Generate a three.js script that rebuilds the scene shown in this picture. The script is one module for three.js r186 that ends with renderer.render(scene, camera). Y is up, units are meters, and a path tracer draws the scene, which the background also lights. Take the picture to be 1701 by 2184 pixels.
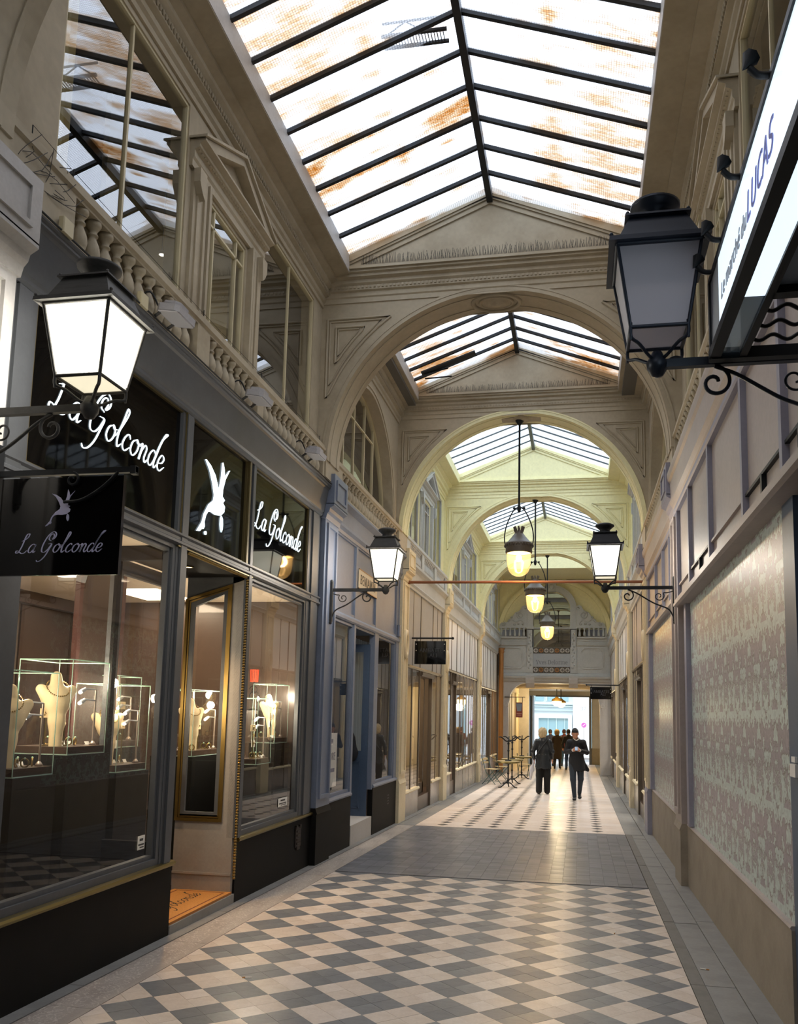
import * as THREE from 'three';
import { mergeGeometries } from 'three/addons/utils/BufferGeometryUtils.js';
import { FontLoader } from 'three/addons/loaders/FontLoader.js';
import { TextGeometry } from 'three/addons/geometries/TextGeometry.js';
import { RectAreaLightUniformsLib } from 'three/addons/lights/RectAreaLightUniformsLib.js';

// ---------- camera, sky, exposure ----------
const W = 1701, H = 2184;
const scene = new THREE.Scene();
const camera = new THREE.PerspectiveCamera(2 * Math.atan(1092 / 1784.6) * 180 / Math.PI, W / H, 0.1, 300);
camera.position.set(0, 1.65, 0);
camera.rotation.set(0.1224, 0.1853, 0.0201, 'YXZ');
camera.setViewOffset(W, H, -53.4, -212.8, W, H);          // the photograph's shifted lens
const renderer = new THREE.WebGLRenderer();
renderer.toneMapping = THREE.LinearToneMapping;
renderer.toneMappingExposure = 1.4;
renderer.shadowMap.enabled = true;
RectAreaLightUniformsLib.init();
const SKY = [3.25, 3.55, 4.0];                              // zenith of an overcast sky, brightest overhead
{
  const w = 32, h = 32, d = new Float32Array(w * h * 4);
  for (let j = 0; j < h; j++) for (let i = 0; i < w; i++) {
    const k = (j * w + i) * 4, up = (1 + 2 * Math.max(0, Math.sin((j + 0.5) / h * Math.PI - Math.PI / 2))) / 3;
    d[k] = SKY[0] * up; d[k + 1] = SKY[1] * up; d[k + 2] = SKY[2] * up; d[k + 3] = 1;
  }
  const t = new THREE.DataTexture(d, w, h, THREE.RGBAFormat, THREE.FloatType);
  t.mapping = THREE.EquirectangularReflectionMapping; t.magFilter = t.minFilter = THREE.LinearFilter; t.needsUpdate = true;
  scene.background = t; scene.environment = t;
}

// ---------- helpers ----------
const XL = -3.15, XR = 1.15, SL = 0.015, fy = z => SL * z;   // the floor falls gently away from the camera
let seed = 7;
const rnd = () => { seed = (seed * 1664525 + 1013904223) >>> 0; return seed / 4294967296; };
const rr = (a, b) => a + (b - a) * rnd();
const V = (x, y, z) => new THREE.Vector3(x, y, z);
const names = new Map();
function numbered(n) { const k = names.get(n) || 0; names.set(n, k + 1); return k ? n + '_' + String(k).padStart(3, '0') : n; }
function thing(name, label, category, pos = [0, 0, 0], turn = 0, group) {
  const o = new THREE.Group(); o.name = numbered(name); scene.add(o);
  o.position.set(...pos); o.rotation.y = turn;
  o.userData = { label, category }; if (group) o.userData.group = group;
  return o;
}
function structure(name) { const o = new THREE.Group(); o.name = numbered(name); o.userData = { kind: 'structure' }; scene.add(o); return o; }
function clean(g) {
  let k = g.index ? g.toNonIndexed() : g;
  for (const n of Object.keys(k.attributes)) if (!['position', 'normal', 'uv', 'color'].includes(n)) k.deleteAttribute(n);
  if (!k.attributes.normal) k.computeVertexNormals();
  if (!k.attributes.uv) k.setAttribute('uv', new THREE.BufferAttribute(new Float32Array(k.attributes.position.count * 2), 2));
  k.clearGroups && k.clearGroups();
  return k;
}
function merged(gs) { gs = [].concat(gs).filter(Boolean); return gs.length === 1 ? gs[0] : mergeGeometries(gs.map(clean)); }
function part(parent, name, gs, m, label) {
  const o = new THREE.Mesh(merged(gs), m); o.name = name; o.castShadow = o.receiveShadow = true;
  if (label) o.userData.label = label;
  parent.add(o); return o;
}
function single(name, gs, m, label, category, group) {      // a thing that is one mesh
  const o = part(scene, numbered(name), gs, m); o.userData = { label, category }; if (group) o.userData.group = group; return o;
}
function copyOf(o, pos, turn, label, group, scale) {
  const c = o.clone(); c.name = numbered(o.name.replace(/_\d{3}$/, '')); scene.add(c); c.position.set(...pos); if (turn !== undefined) c.rotation.y = turn;
  c.userData = { ...o.userData }; if (label) c.userData.label = label; if (group) c.userData.group = group; if (scale) c.scale.multiplyScalar(scale);
  return c;
}
// box between bounds, uv in metres
function bx(x0, x1, y0, y1, z0, z1) {
  if (x0 > x1) [x0, x1] = [x1, x0]; if (y0 > y1) [y0, y1] = [y1, y0]; if (z0 > z1) [z0, z1] = [z1, z0];
  const P = [], N = [], U = [];
  const q = (a, b, c, d, n, f) => { for (const v of [a, b, c, a, c, d]) { P.push(...v); N.push(...n); U.push(...f(v)); } };
  const zy = v => [v[2], v[1]], xz = v => [v[0], v[2]], xy = v => [v[0], v[1]];
  q([x1, y0, z1], [x1, y0, z0], [x1, y1, z0], [x1, y1, z1], [1, 0, 0], zy);
  q([x0, y0, z0], [x0, y0, z1], [x0, y1, z1], [x0, y1, z0], [-1, 0, 0], zy);
  q([x0, y1, z1], [x1, y1, z1], [x1, y1, z0], [x0, y1, z0], [0, 1, 0], xz);
  q([x0, y0, z0], [x1, y0, z0], [x1, y0, z1], [x0, y0, z1], [0, -1, 0], xz);
  q([x0, y0, z1], [x1, y0, z1], [x1, y1, z1], [x0, y1, z1], [0, 0, 1], xy);
  q([x1, y0, z0], [x0, y0, z0], [x0, y1, z0], [x1, y1, z0], [0, 0, -1], xy);
  return geo(P, N, U);
}
function geo(P, N, U) {
  const g = new THREE.BufferGeometry();
  g.setAttribute('position', new THREE.BufferAttribute(new Float32Array(P), 3));
  if (N) g.setAttribute('normal', new THREE.BufferAttribute(new Float32Array(N), 3));
  if (U) g.setAttribute('uv', new THREE.BufferAttribute(new Float32Array(U), 2));
  if (!N) g.computeVertexNormals();
  return g;
}
// a polygon (u, v) swept from w0 to w1; to(u, v, w) puts it in space
function prism(pts, w0, w1, to, holes = []) {
  const c = pts.map(p => new THREE.Vector2(...p)), hs = holes.map(h => h.map(p => new THREE.Vector2(...p)));
  if (THREE.ShapeUtils.isClockWise(c)) c.reverse();
  hs.forEach(h => { if (!THREE.ShapeUtils.isClockWise(h)) h.reverse(); });
  const T = THREE.ShapeUtils.triangulateShape(c, hs), all = c.concat(...hs);
  const P = [], U = [];
  const put = (u, v, w, s, t) => { P.push(...to(u, v, w)); U.push(s, t); };
  for (const t of T) {
    for (const i of [t[0], t[1], t[2]]) put(all[i].x, all[i].y, w1, all[i].x, all[i].y);
    for (const i of [t[2], t[1], t[0]]) put(all[i].x, all[i].y, w0, all[i].x, all[i].y);
  }
  for (const r of [c, ...hs]) {
    let l = 0;
    for (let i = 0; i < r.length; i++) {
      const a = r[i], b = r[(i + 1) % r.length], d = a.distanceTo(b);
      put(a.x, a.y, w0, l, w0); put(b.x, b.y, w0, l + d, w0); put(b.x, b.y, w1, l + d, w1);
      put(a.x, a.y, w0, l, w0); put(b.x, b.y, w1, l + d, w1); put(a.x, a.y, w1, l, w1);
      l += d;
    }
  }
  // outward winding: signed volume
  let vol = 0;
  for (let i = 0; i < P.length; i += 9) {
    const [a, b, c2, d, e, f, g, h, k] = P.slice(i, i + 9);
    vol += a * (e * k - f * h) - b * (d * k - f * g) + c2 * (d * h - e * g);
  }
  if (vol < 0) for (let i = 0; i < P.length; i += 9) { for (let j = 0; j < 3; j++) [P[i + j], P[i + 6 + j]] = [P[i + 6 + j], P[i + j]]; const k = i / 9 * 6; for (let j = 0; j < 2; j++) [U[k + j], U[k + 4 + j]] = [U[k + 4 + j], U[k + j]]; }
  return geo(P, null, U);
}
const toXY = (u, v, w) => [u, v, w], toZY = (u, v, w) => [w, v, u], toXZ = (u, v, w) => [u, w, v];
// walls: d metres out from the wall plane of a side
const sx = (s, d) => s === 'L' ? XL + d : XR - d;
const sb = (s, d0, d1, y0, y1, z0, z1) => bx(sx(s, d0), sx(s, d1), y0, y1, z0, z1);
const moulding = (s, pts, z0, z1) => prism(pts.map(([d, y]) => [sx(s, d), y]), z0, z1, toXY);   // profile (d, y) run along z
const onWall = (s, pts, d0, d1, holes = []) => prism(pts, sx(s, d0), sx(s, d1), toZY, holes);       // outline (z, y) given depth
function frameOn(s, z0, z1, y0, y1, b, d0, d1, bt = b, bb = b) {   // four mitred bars round a rectangle on a wall
  return onWall(s, [[z0, y0], [z1, y0], [z1, y1], [z0, y1]], d0, d1, [[[z0 + b * Math.sign(z1 - z0), y0 + bb], [z1 - b * Math.sign(z1 - z0), y0 + bb], [z1 - b * Math.sign(z1 - z0), y1 - bt], [z0 + b * Math.sign(z1 - z0), y1 - bt]]]);
}
function tube(pts, r, n = 8, seg = 0, closed = false, straight = false) {
  const ps = pts.map(p => p.isVector3 ? p : V(...p));
  let c;
  if (straight) { c = new THREE.CurvePath(); for (let i = 0; i + 1 < ps.length; i++) c.add(new THREE.LineCurve3(ps[i], ps[i + 1])); }
  else c = new THREE.CatmullRomCurve3(ps, closed, 'centripetal');
  return new THREE.TubeGeometry(c, seg || Math.max(2, (ps.length - 1) * (straight ? 1 : 5)), r, n, closed);
}
function rod(a, b, r0, r1 = r0, n = 10) {
  const A = V(...a), B = V(...b), d = B.clone().sub(A), g = new THREE.CylinderGeometry(r1, r0, d.length(), n);
  g.applyQuaternion(new THREE.Quaternion().setFromUnitVectors(V(0, 1, 0), d.clone().normalize())); g.translate(...A.add(B).multiplyScalar(0.5).toArray());
  return g;
}
const lathe = (pts, n = 24) => new THREE.LatheGeometry(pts.map(p => new THREE.Vector2(...p)), n);
const at = (g, x, y, z, ry = 0) => { if (ry) g.rotateY(ry); g.translate(x, y, z); return g; };
const ball = (x, y, z, r, sy = 1, n = 12) => { const g = new THREE.SphereGeometry(r, n, Math.max(6, n * 0.7 | 0)); g.scale(1, sy, 1); g.translate(x, y, z); return g; };
// chamfered box
function cbx(x0, x1, y0, y1, z0, z1, c) {
  const o = [[x0 + c, z0], [x1 - c, z0], [x1, z0 + c], [x1, z1 - c], [x1 - c, z1], [x0 + c, z1], [x0, z1 - c], [x0, z0 + c]];
  return prism(o, y0, y1, toXZ);
}
// smooth surface of a distance field (surface nets)
function nets(f, lo, hi, h) {
  const n = lo.map((l, i) => Math.ceil((hi[i] - l) / h) + 1), [nx, ny, nz] = n, S = new Float32Array(nx * ny * nz);
  for (let k = 0, i = 0; k < nz; k++) for (let j = 0; j < ny; j++) for (let a = 0; a < nx; a++, i++) S[i] = f(lo[0] + a * h, lo[1] + j * h, lo[2] + k * h);
  const id = new Int32Array(nx * ny * nz).fill(-1), P = [], I = [], st = [1, nx, nx * ny];
  for (let k = 0; k < nz - 1; k++) for (let j = 0; j < ny - 1; j++) for (let a = 0; a < nx - 1; a++) {
    const b = a + j * nx + k * nx * ny; let m = 0, cnt = 0, x = 0, y = 0, z = 0;
    const c = [];
    for (let q = 0; q < 8; q++) { const v = S[b + (q & 1) + (q >> 1 & 1) * nx + (q >> 2) * nx * ny]; c.push(v); if (v < 0) m |= 1 << q; }
    if (!m || m === 255) continue;
    for (let p = 0; p < 8; p++) for (const ax of [1, 2, 4]) if (!(p & ax)) {
      const q = p | ax; if ((c[p] < 0) === (c[q] < 0)) continue;
      const t = c[p] / (c[p] - c[q]);
      x += (p & 1) + (ax === 1 ? t : 0); y += (p >> 1 & 1) + (ax === 2 ? t : 0); z += (p >> 2) + (ax === 4 ? t : 0); cnt++;
    }
    id[b] = P.length / 3; P.push(lo[0] + (a + x / cnt) * h, lo[1] + (j + y / cnt) * h, lo[2] + (k + z / cnt) * h);
  }
  for (let k = 1; k < nz - 1; k++) for (let j = 1; j < ny - 1; j++) for (let a = 1; a < nx - 1; a++) {
    const b = a + j * nx + k * nx * ny;
    for (let ax = 0; ax < 3; ax++) {
      const s0 = S[b] < 0, s1 = S[b + st[ax]] < 0; if (s0 === s1) continue;
      const u = st[(ax + 1) % 3], v = st[(ax + 2) % 3], q = [id[b], id[b - u], id[b - u - v], id[b - v]];
      if (q.some(t => t < 0)) continue;
      if (s0) I.push(q[0], q[1], q[2], q[0], q[2], q[3]); else I.push(q[0], q[2], q[1], q[0], q[3], q[2]);
    }
  }
  const g = new THREE.BufferGeometry(); g.setAttribute('position', new THREE.BufferAttribute(new Float32Array(P), 3)); g.setIndex(I); g.computeVertexNormals();
  g.setAttribute('uv', new THREE.BufferAttribute(new Float32Array(P.length / 3 * 2).map((_, i) => i % 2 ? P[(i >> 1) * 3 + 1] : P[(i >> 1) * 3]), 2));
  return g;
}
const smin = (a, b, k) => { const h = Math.max(k - Math.abs(a - b), 0) / k; return Math.min(a, b) - h * h * k / 4; };
function bone(a, b, ra, rb, flat = 1) {      // tapered capsule; flat < 1 squeezes it along z
  const dx = b[0] - a[0], dy = b[1] - a[1], dz = (b[2] - a[2]) / flat, l = dx * dx + dy * dy + dz * dz || 1e-9;
  return (x, y, z) => { const px = x - a[0], py = y - a[1], pz = (z - a[2]) / flat; let t = (px * dx + py * dy + pz * dz) / l; t = t < 0 ? 0 : t > 1 ? 1 : t; return (Math.hypot(px - t * dx, py - t * dy, pz - t * dz) - ra - (rb - ra) * t) * (flat < 1 ? flat : 1); };
}
const blob = (c, r) => (x, y, z) => { const a = (x - c[0]) / r[0], b = (y - c[1]) / r[1], d = (z - c[2]) / r[2], k = Math.hypot(a, b, d); return (k - 1) * Math.min(...r); };
const union = (fs, k = 0.04) => (x, y, z) => { let d = 9; for (const f of fs) d = smin(d, f(x, y, z), k); return d; };

// ---------- procedural textures ----------
function lattice(n, s) { let q = s; const a = new Float32Array(n * n); for (let i = 0; i < a.length; i++) { q = (q * 1664525 + 1013904223) >>> 0; a[i] = q / 4294967296; } return a; }
function noiseField(size, cell, s, sxy = 1) {        // tileable value noise
  const n = size / cell, m = Math.max(1, Math.round(n * sxy)), a = lattice(Math.max(n, m), s), N = Math.max(n, m), out = new Float32Array(size * size), sm = t => t * t * (3 - 2 * t);
  for (let j = 0; j < size; j++) for (let i = 0; i < size; i++) {
    const x = i / size * n, y = j / size * m, x0 = x | 0, y0 = y | 0, u = sm(x - x0), v = sm(y - y0), x1 = (x0 + 1) % n, y1 = (y0 + 1) % m;
    out[j * size + i] = (a[y0 * N + x0] * (1 - u) + a[y0 * N + x1] * u) * (1 - v) + (a[y1 * N + x0] * (1 - u) + a[y1 * N + x1] * u) * v;
  }
  return out;
}
function fbm(size, cell, s, oct = 4, sxy = 1) {
  const o = new Float32Array(size * size); let amp = 0.5, tot = 0;
  for (let k = 0; k < oct && cell >= 1; k++, cell /= 2, amp *= 0.55) { const f = noiseField(size, cell, s + k * 77, sxy); for (let i = 0; i < o.length; i++) o[i] += f[i] * amp; tot += amp; }
  for (let i = 0; i < o.length; i++) o[i] /= tot;
  return o;
}
function texture(size, fn, metres = 1, srgb = true, metresY = metres) {
  const d = new Uint8Array(size * size * 4);
  for (let j = 0; j < size; j++) for (let i = 0; i < size; i++) { const c = fn(i, j, j * size + i), k = (j * size + i) * 4; d[k] = Math.max(0, Math.min(255, c[0] * 255)); d[k + 1] = Math.max(0, Math.min(255, c[1] * 255)); d[k + 2] = Math.max(0, Math.min(255, c[2] * 255)); d[k + 3] = 255; }
  const t = new THREE.DataTexture(d, size, size); t.wrapS = t.wrapT = THREE.RepeatWrapping; t.magFilter = THREE.LinearFilter; t.minFilter = THREE.LinearMipmapLinearFilter; t.generateMipmaps = true;
  if (srgb) t.colorSpace = THREE.SRGBColorSpace; t.repeat.set(1 / metres, 1 / metresY); t.needsUpdate = true; return t;
}
const hex = h => [(h >> 16 & 255) / 255, (h >> 8 & 255) / 255, (h & 255) / 255];
const mixc = (a, b, t) => a.map((v, i) => v + (b[i] - v) * t);
const S = 256, nA = fbm(S, 64, 11, 6), nB = fbm(S, 16, 23, 4), nC = fbm(S, 128, 5, 3), nS = fbm(S, 64, 41, 5, 0.25), nW = fbm(S, 4, 91, 2);
function std(o) { return new THREE.MeshStandardMaterial({ roughness: 0.7, ...o }); }
function phys(o) { return new THREE.MeshPhysicalMaterial(o); }
// paint with a mottled, slightly dirty surface: base and dirt colours, strength, metres
function paint(base, dirt, amount = 0.35, rough = 0.6, metres = 1.6, extra = {}) {
  const a = hex(base), b = hex(dirt);
  const t = texture(S, (i, j, k) => { const n = nA[k] * 0.55 + nC[k] * 0.25 + nB[k] * 0.2, w = Math.max(0, Math.min(1, (n - 0.38) * 2.6)), g = 0.97 + 0.06 * nW[k]; return mixc(a, b, w * amount).map(v => v * g); }, metres);
  return (extra.specularIntensity !== undefined ? phys : std)({ map: t, roughness: rough, ...extra });
}
const grain = texture(S, (i, j, k) => { const v = 0.5 * nB[k] + 0.5 * nW[k]; return [v, v, v]; }, 0.5, false);
// ---------- materials ----------
const M = {
  stone: paint(0xb3a78f, 0x8d7f66, 0.55, 0.7, 2.2), stoneDark: paint(0x9d9077, 0x75694f, 0.5, 0.75, 1.3),
  yellow: paint(0xe6dfb0, 0xd6cc98, 0.4, 0.65, 2.4), joinery: paint(0xb5b7b5, 0x9fa09e, 0.4, 0.5, 1.8),
  cream: paint(0xdacdad, 0xc0b08a, 0.45, 0.55, 1.1), creamBar: std({ color: 0xcdc19c, roughness: 0.45 }),
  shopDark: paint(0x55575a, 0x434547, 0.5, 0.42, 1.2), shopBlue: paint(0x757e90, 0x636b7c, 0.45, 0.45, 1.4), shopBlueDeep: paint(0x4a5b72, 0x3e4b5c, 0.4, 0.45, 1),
  blackPanel: paint(0x131210, 0x1d1b18, 0.5, 0.6, 0.9, { specularIntensity: 0.3 }), brass: std({ color: 0x776a3e, metalness: 0.85, roughness: 0.32 }), gold: std({ color: 0x957a42, metalness: 0.85, roughness: 0.36 }),
  doorGrey: paint(0xa09a92, 0x8a847c, 0.35, 0.45, 1), iron: std({ color: 0x16191d, roughness: 0.5, metalness: 0.35 }), ironBlue: std({ color: 0x1b2330, roughness: 0.42, metalness: 0.3 }),
  bronze: paint(0x5d5347, 0x473e34, 0.5, 0.4, 0.8), lead: paint(0x4a4844, 0x2e2c2a, 0.6, 0.6, 0.4), white: std({ color: 0xe9e7e2, roughness: 0.5 }),
  greyWhite: paint(0xbdb9b4, 0xa39e97, 0.4, 0.55, 1), panelR: paint(0xa89d97, 0x978b84, 0.4, 0.5, 1.6), lilac: paint(0x918f9c, 0x7d7b86, 0.4, 0.5, 1.2), plinthR: paint(0x978d7e, 0x7c7263, 0.6, 0.6, 0.9),
  slate: paint(0x8b8a87, 0x6b6a68, 0.6, 0.45, 0.8), marble: paint(0x8d8885, 0x6f6a67, 0.6, 0.22, 0.7), room: paint(0x5a5148, 0x4a423a, 0.4, 0.8, 1.5), roomPale: paint(0xb9b4a8, 0x9d978b, 0.3, 0.8, 1.5), roofing: std({ color: 0x6e6a62, roughness: 0.9 }),
  copper: paint(0x8a5a3e, 0x704830, 0.4, 0.45, 0.5, { metalness: 0.35 }), wood: paint(0xa9753f, 0x8a5c2f, 0.5, 0.4, 0.6), brownLacquer: paint(0x4c3d33, 0x3d3028, 0.5, 0.3, 1.1), grout: std({ color: 0x6f675d, roughness: 0.9 }),
  rubberBlack: std({ color: 0x141414, roughness: 0.6 }), paper: std({ color: 0xf0ede4, roughness: 0.8 }),
};
M.kerbDark = paint(0x75716c, 0x5b5854, 0.6, 0.5, 0.6);
M.glass = phys({ color: 0xffffff, transmission: 1, thickness: 0, roughness: 0.0, ior: 1.5 });
M.mirrorGlass = phys({ color: 0xf4f4ee, transmission: 1, thickness: 0, roughness: 0.0, ior: 3 });   // double upper panes
M.shopGlass = phys({ color: 0xffffff, transmission: 1, thickness: 0, roughness: 0.02, ior: 1.6 }); M.bronzeGilt = std({ color: 0x6d5f3c, metalness: 0.6, roughness: 0.4 });
M.blackGlass = phys({ color: 0x060607, roughness: 0.03, ior: 1.4, specularIntensity: 0.6 });
// wired roof glass: wire grid and ochre run-off stains; three states of dirt
function wiredGlass(stain, tint, s, rough, wires = 0.62) {
  const z = 512, streak = fbm(z, 128, s, 5, 4.0), spot = fbm(z, 128, s + 9, 4), fine = fbm(z, 8, s + 3, 3, 3.0);
  const map = texture(z, (i, j, k) => {
    const low = i / z, bias = 0.10 * Math.max(0, 1 - low * 3.2) + 0.05 * Math.max(0, 1 - Math.abs(low - 0.5) * 14);   // run-off gathers at the lower edge and along the lap of the panes
    const w = Math.max(0, Math.min(1, (streak[k] * 0.65 + spot[k] * 0.5 - 0.565 + bias) * 4.2)) * (0.35 + 0.75 * fine[k]) * stain;
    let c = mixc(tint, [0.55, 0.31, 0.08], w);
    const wire = (i % 6 === 0) || (j % 6 === 0);
    const g = (wire ? wires : 1) * (0.94 + 0.1 * (fine[k] - 0.5));
    return c.map(v => v * g);
  }, 2);
  return phys({ map, transmission: 1, thickness: 0, roughness: rough, ior: 1.5 });
}
M.roofGlass = [wiredGlass(1.1, [0.95, 0.96, 0.98], 301, 0.6), wiredGlass(0.75, [0.95, 0.96, 0.98], 411, 0.55)];
M.roofClear = [wiredGlass(0.05, [0.96, 0.99, 1], 523, 0.4, 0.96)];

// ---------- floor ----------
const floor = structure('floor');
floor.rotation.x = -SL;
{
  const s = 0.4338, x0 = -2.7578, z0 = 4.7086, zEnd = -9.52, xEnd = x0 + 8 * s, g = 0.0011;
  part(floor, 'screed', [bx(-3.16, 1.2, -0.25, -0.012, 7, -43.6)], M.grout);
  const tile = (base, dirt, r, s2) => std({ map: texture(128, (i, j) => { const k = (j * 2) * S + i * 2, n = nA[(k + s2 * 5000) % (S * S)] * 0.6 + nB[k] * 0.4; const c = mixc(hex(base), hex(dirt), Math.max(0, Math.min(1, (n - 0.35) * 2.2))); return c.map(v => v * (0.97 + 0.06 * nW[k])); }, 0.5), roughness: r });
  const darkM = [tile(0x76787c, 0x64666a, 0.36, 1), tile(0x7e8083, 0x6c6d70, 0.33, 2), tile(0x6f7175, 0x5f6165, 0.4, 3)];
  const paleM = [tile(0xdccec0, 0xcdbdad, 0.34, 4), tile(0xe2d5c9, 0xd2c3b5, 0.3, 5), tile(0xd6c7b9, 0xc7b6a6, 0.38, 6)];
  const r = s / 4 - g, dia = [[r, 0], [0, r], [-r, 0], [0, -r]];
  const full = prism(dia, -0.016, 0, toXZ), halfR = prism([[0, r], [r, 0], [0, -r]], -0.016, 0, toXZ), halfL = prism([[0, r], [-r, 0], [0, -r]], -0.016, 0, toXZ), halfN = prism([[-r, 0], [r, 0], [0, r]], -0.016, 0, toXZ);
  const spots = [];
  for (let j = -4; j <= 12; j++) for (let i = -1; i <= 8; i++) for (const dark of [0, 1]) {
    const cx = x0 + s * (i + (dark ? 0.5 : 0)), cz = -(z0 + s * (j + (dark ? 0 : 0.5)));
    for (const [a, b] of [[s / 4, 0], [-s / 4, 0], [0, s / 4], [0, -s / 4]]) {
      const x = cx + a, z = cz + b, e = 0.004;
      let kind = full;
      if (x < x0 - e || x > xEnd + e || z < zEnd - e) continue;
      if (Math.abs(x - x0) < e) kind = halfR; else if (Math.abs(x - xEnd) < e) kind = halfL;
      if (z - s / 4 < zEnd - 0.03) { if (kind === full) kind = halfN; else continue; }
      if (kind === halfN && z < zEnd + 0.02) continue;
      const p = V(x, 0, z).project(camera);
      spots.push({ x, z, kind, dark, seen: Math.abs(p.x) < 1.03 && Math.abs(p.y) < 1.03 && z < 0 });
    }
  }
  camera.updateMatrixWorld(true);
  for (const t of spots) { const p = V(t.x, 0, t.z).project(camera); t.seen = t.z < -1 && Math.abs(p.x) < 1.02 && Math.abs(p.y) < 1.02; }
  spots.sort((a, b) => (b.seen - a.seen) || (b.z - a.z));
  const rest = [[[], [], []], [[], [], []]];
  spots.forEach((t, n) => {
    const v = (rnd() * 3) | 0, y = rr(-0.0006, 0.0004);
    if (n < 300) { const o = part(floor, 'floor_tile', t.kind, t.dark ? darkM[v] : paleM[v]); o.position.set(t.x, y, t.z); }
    else rest[t.dark][v].push(t.kind.clone().translate(t.x, y, t.z));
  });
  for (const d of [0, 1]) for (const v of [0, 1, 2]) if (rest[d][v].length) part(floor, d ? 'dark_tiles' : 'pale_tiles', rest[d][v], d ? darkM[v] : paleM[v]).userData.kind = 'stuff';
  // dark slab zone: small rectangular tiles
  const zs = [[], [], []];
  for (let z = -9.53, k = 0; z > -14.2; z -= 0.1505, k++) for (let x = x0, c = 0; x < xEnd - 0.01; x += 0.1507, c++) zs[(rnd() * 3) | 0].push(bx(x + 0.001, Math.min(xEnd, x + 0.1497), -0.014, rr(-0.0008, 0.0002), z - 0.001, Math.max(-14.24, z - 0.1495)));
  const zoneM = [tile(0x7a7c82, 0x6b6d72, 0.3, 7), tile(0x808289, 0x707278, 0.28, 8), tile(0x74767b, 0x65676c, 0.33, 9)];
  zs.forEach((l, v) => part(floor, 'grey_tiles', l, zoneM[v]).userData.kind = 'stuff');
  part(floor, 'access_cover', [bx(-0.19, 0.0, -0.01, 0.002, -12.35, -12.55)], M.slate);
  // pale zone with dark cabochons
  const pz = [[], [], []], cab = prism([[0.095, 0], [0, 0.12], [-0.095, 0], [0, -0.12]], -0.012, 0.0012, toXZ), cabM = tile(0x4b4a4c, 0x3f3f41, 0.3, 3), step = 0.385;
  const paleFar = [tile(0xe3d6cb, 0xd6c7b9, 0.34, 4), tile(0xe7dbd1, 0xdaccc0, 0.31, 5), tile(0xdfd1c5, 0xd1c1b3, 0.37, 6)];
  const cabs = [];
  for (let k = 0, z = -14.26; z > -43.4; z -= step, k++) for (let i = 0; i < 8; i++) {
    const x = x0 + s * i;
    pz[(rnd() * 3) | 0].push(bx(x + 0.0008, x + s - 0.0008, -0.014, rr(-0.0006, 0), z - 0.0008, z - step + 0.0008));
    if (i > 0) cabs.push([x, z - step / 2 - 0.1]);
  }
  pz.forEach((l, v) => part(floor, 'pale_far_tiles', l, paleFar[v]).userData.kind = 'stuff');
  const far = [];
  cabs.forEach(([x, z], n) => { if (n < 140) part(floor, 'inlay_tile', cab, cabM).position.set(x, 0, z); else far.push(cab.clone().translate(x, 0, z)); });
  part(floor, 'far_inlay_tiles', far, cabM).userData.kind = 'stuff';
  // border stones
  const worn = std({ map: texture(512, (i, j) => { const k = ((j >> 1) * S + (i >> 1)), a = nS[k], v = Math.abs(((nA[k] * 9 + nB[k] * 3) % 1) - 0.5) < 0.1 && nC[k] > 0.42 ? 1 : 0; let c = mixc([0.70, 0.66, 0.62], [0.58, 0.53, 0.50], Math.min(1, Math.max(0, (a - 0.35) * 2.5))); if (v) c = mixc(c, [0.85, 0.82, 0.78], 0.75); return c; }, 0.9), bumpMap: grain, bumpScale: 0.002, roughness: 0.42 });
  for (let z = 6; z > -14.2; z -= 1.52) part(floor, 'border_stone', [bx(-3.045, x0 - 0.004, -0.03, rr(0, 0.002), z, Math.max(-14.24, z - 1.516))], worn);
  for (let z = 6; z > -43; z -= 1.1) part(floor, 'kerb_stone', [bx(XL - 0.02, -3.05, -0.03, rr(0.004, 0.007), z, z - 1.096)], M.slate);
  for (let z = -14.26; z > -43; z -= 1.3) { part(floor, 'border_stone', [bx(-3.045, x0 - 0.004, -0.03, 0.001, z, z - 1.296)], M.slate); part(floor, 'border_stone', [bx(xEnd + 0.004, 0.99, -0.03, 0.001, z, z - 1.296)], M.slate); }
  for (let z = 6, k = 0; z > -14.2; k++) { const l = rr(0.7, 1.25), e = Math.max(-14.24, z - l); part(floor, 'gutter_stone', [bx(0.81, 1.0, -0.03, rr(-0.004, 0.001), z, e + 0.005)], M.slate); part(floor, 'gutter_stone', [bx(xEnd + 0.004, 0.806, -0.03, rr(0.001, 0.005), z, e + 0.005)], M.kerbDark); z = e; }
  for (let z = 6; z > -43; z -= 1.4) part(floor, 'kerb_stone', [bx(1.003, XR + 0.05, -0.03, rr(0.003, 0.006), z, z - 1.396)], M.slate);
}
{ // cigarette ends
  const butt = (x, z, t, label) => { const o = thing('cigarette_end', label, 'cigarette end', [x, fy(z) + 0.006, z], t); part(o, 'filter', rod([-0.012, 0, 0], [0.008, 0, 0], 0.004), std({ color: 0xb9803f })); part(o, 'paper', rod([0.008, 0, 0], [0.05, 0, 0], 0.004), M.paper); };
  butt(0.876, -6.42, 2.8, 'cigarette end with an orange filter on the grey gutter stone at right');
  butt(-2.16, -5.41, 0.3, 'white cigarette end lying on a dark tile near the doormat');
  butt(0.274, -7.33, 1.4, 'small crushed cigarette end on a pale tile right of the middle of the floor');
}

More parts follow.
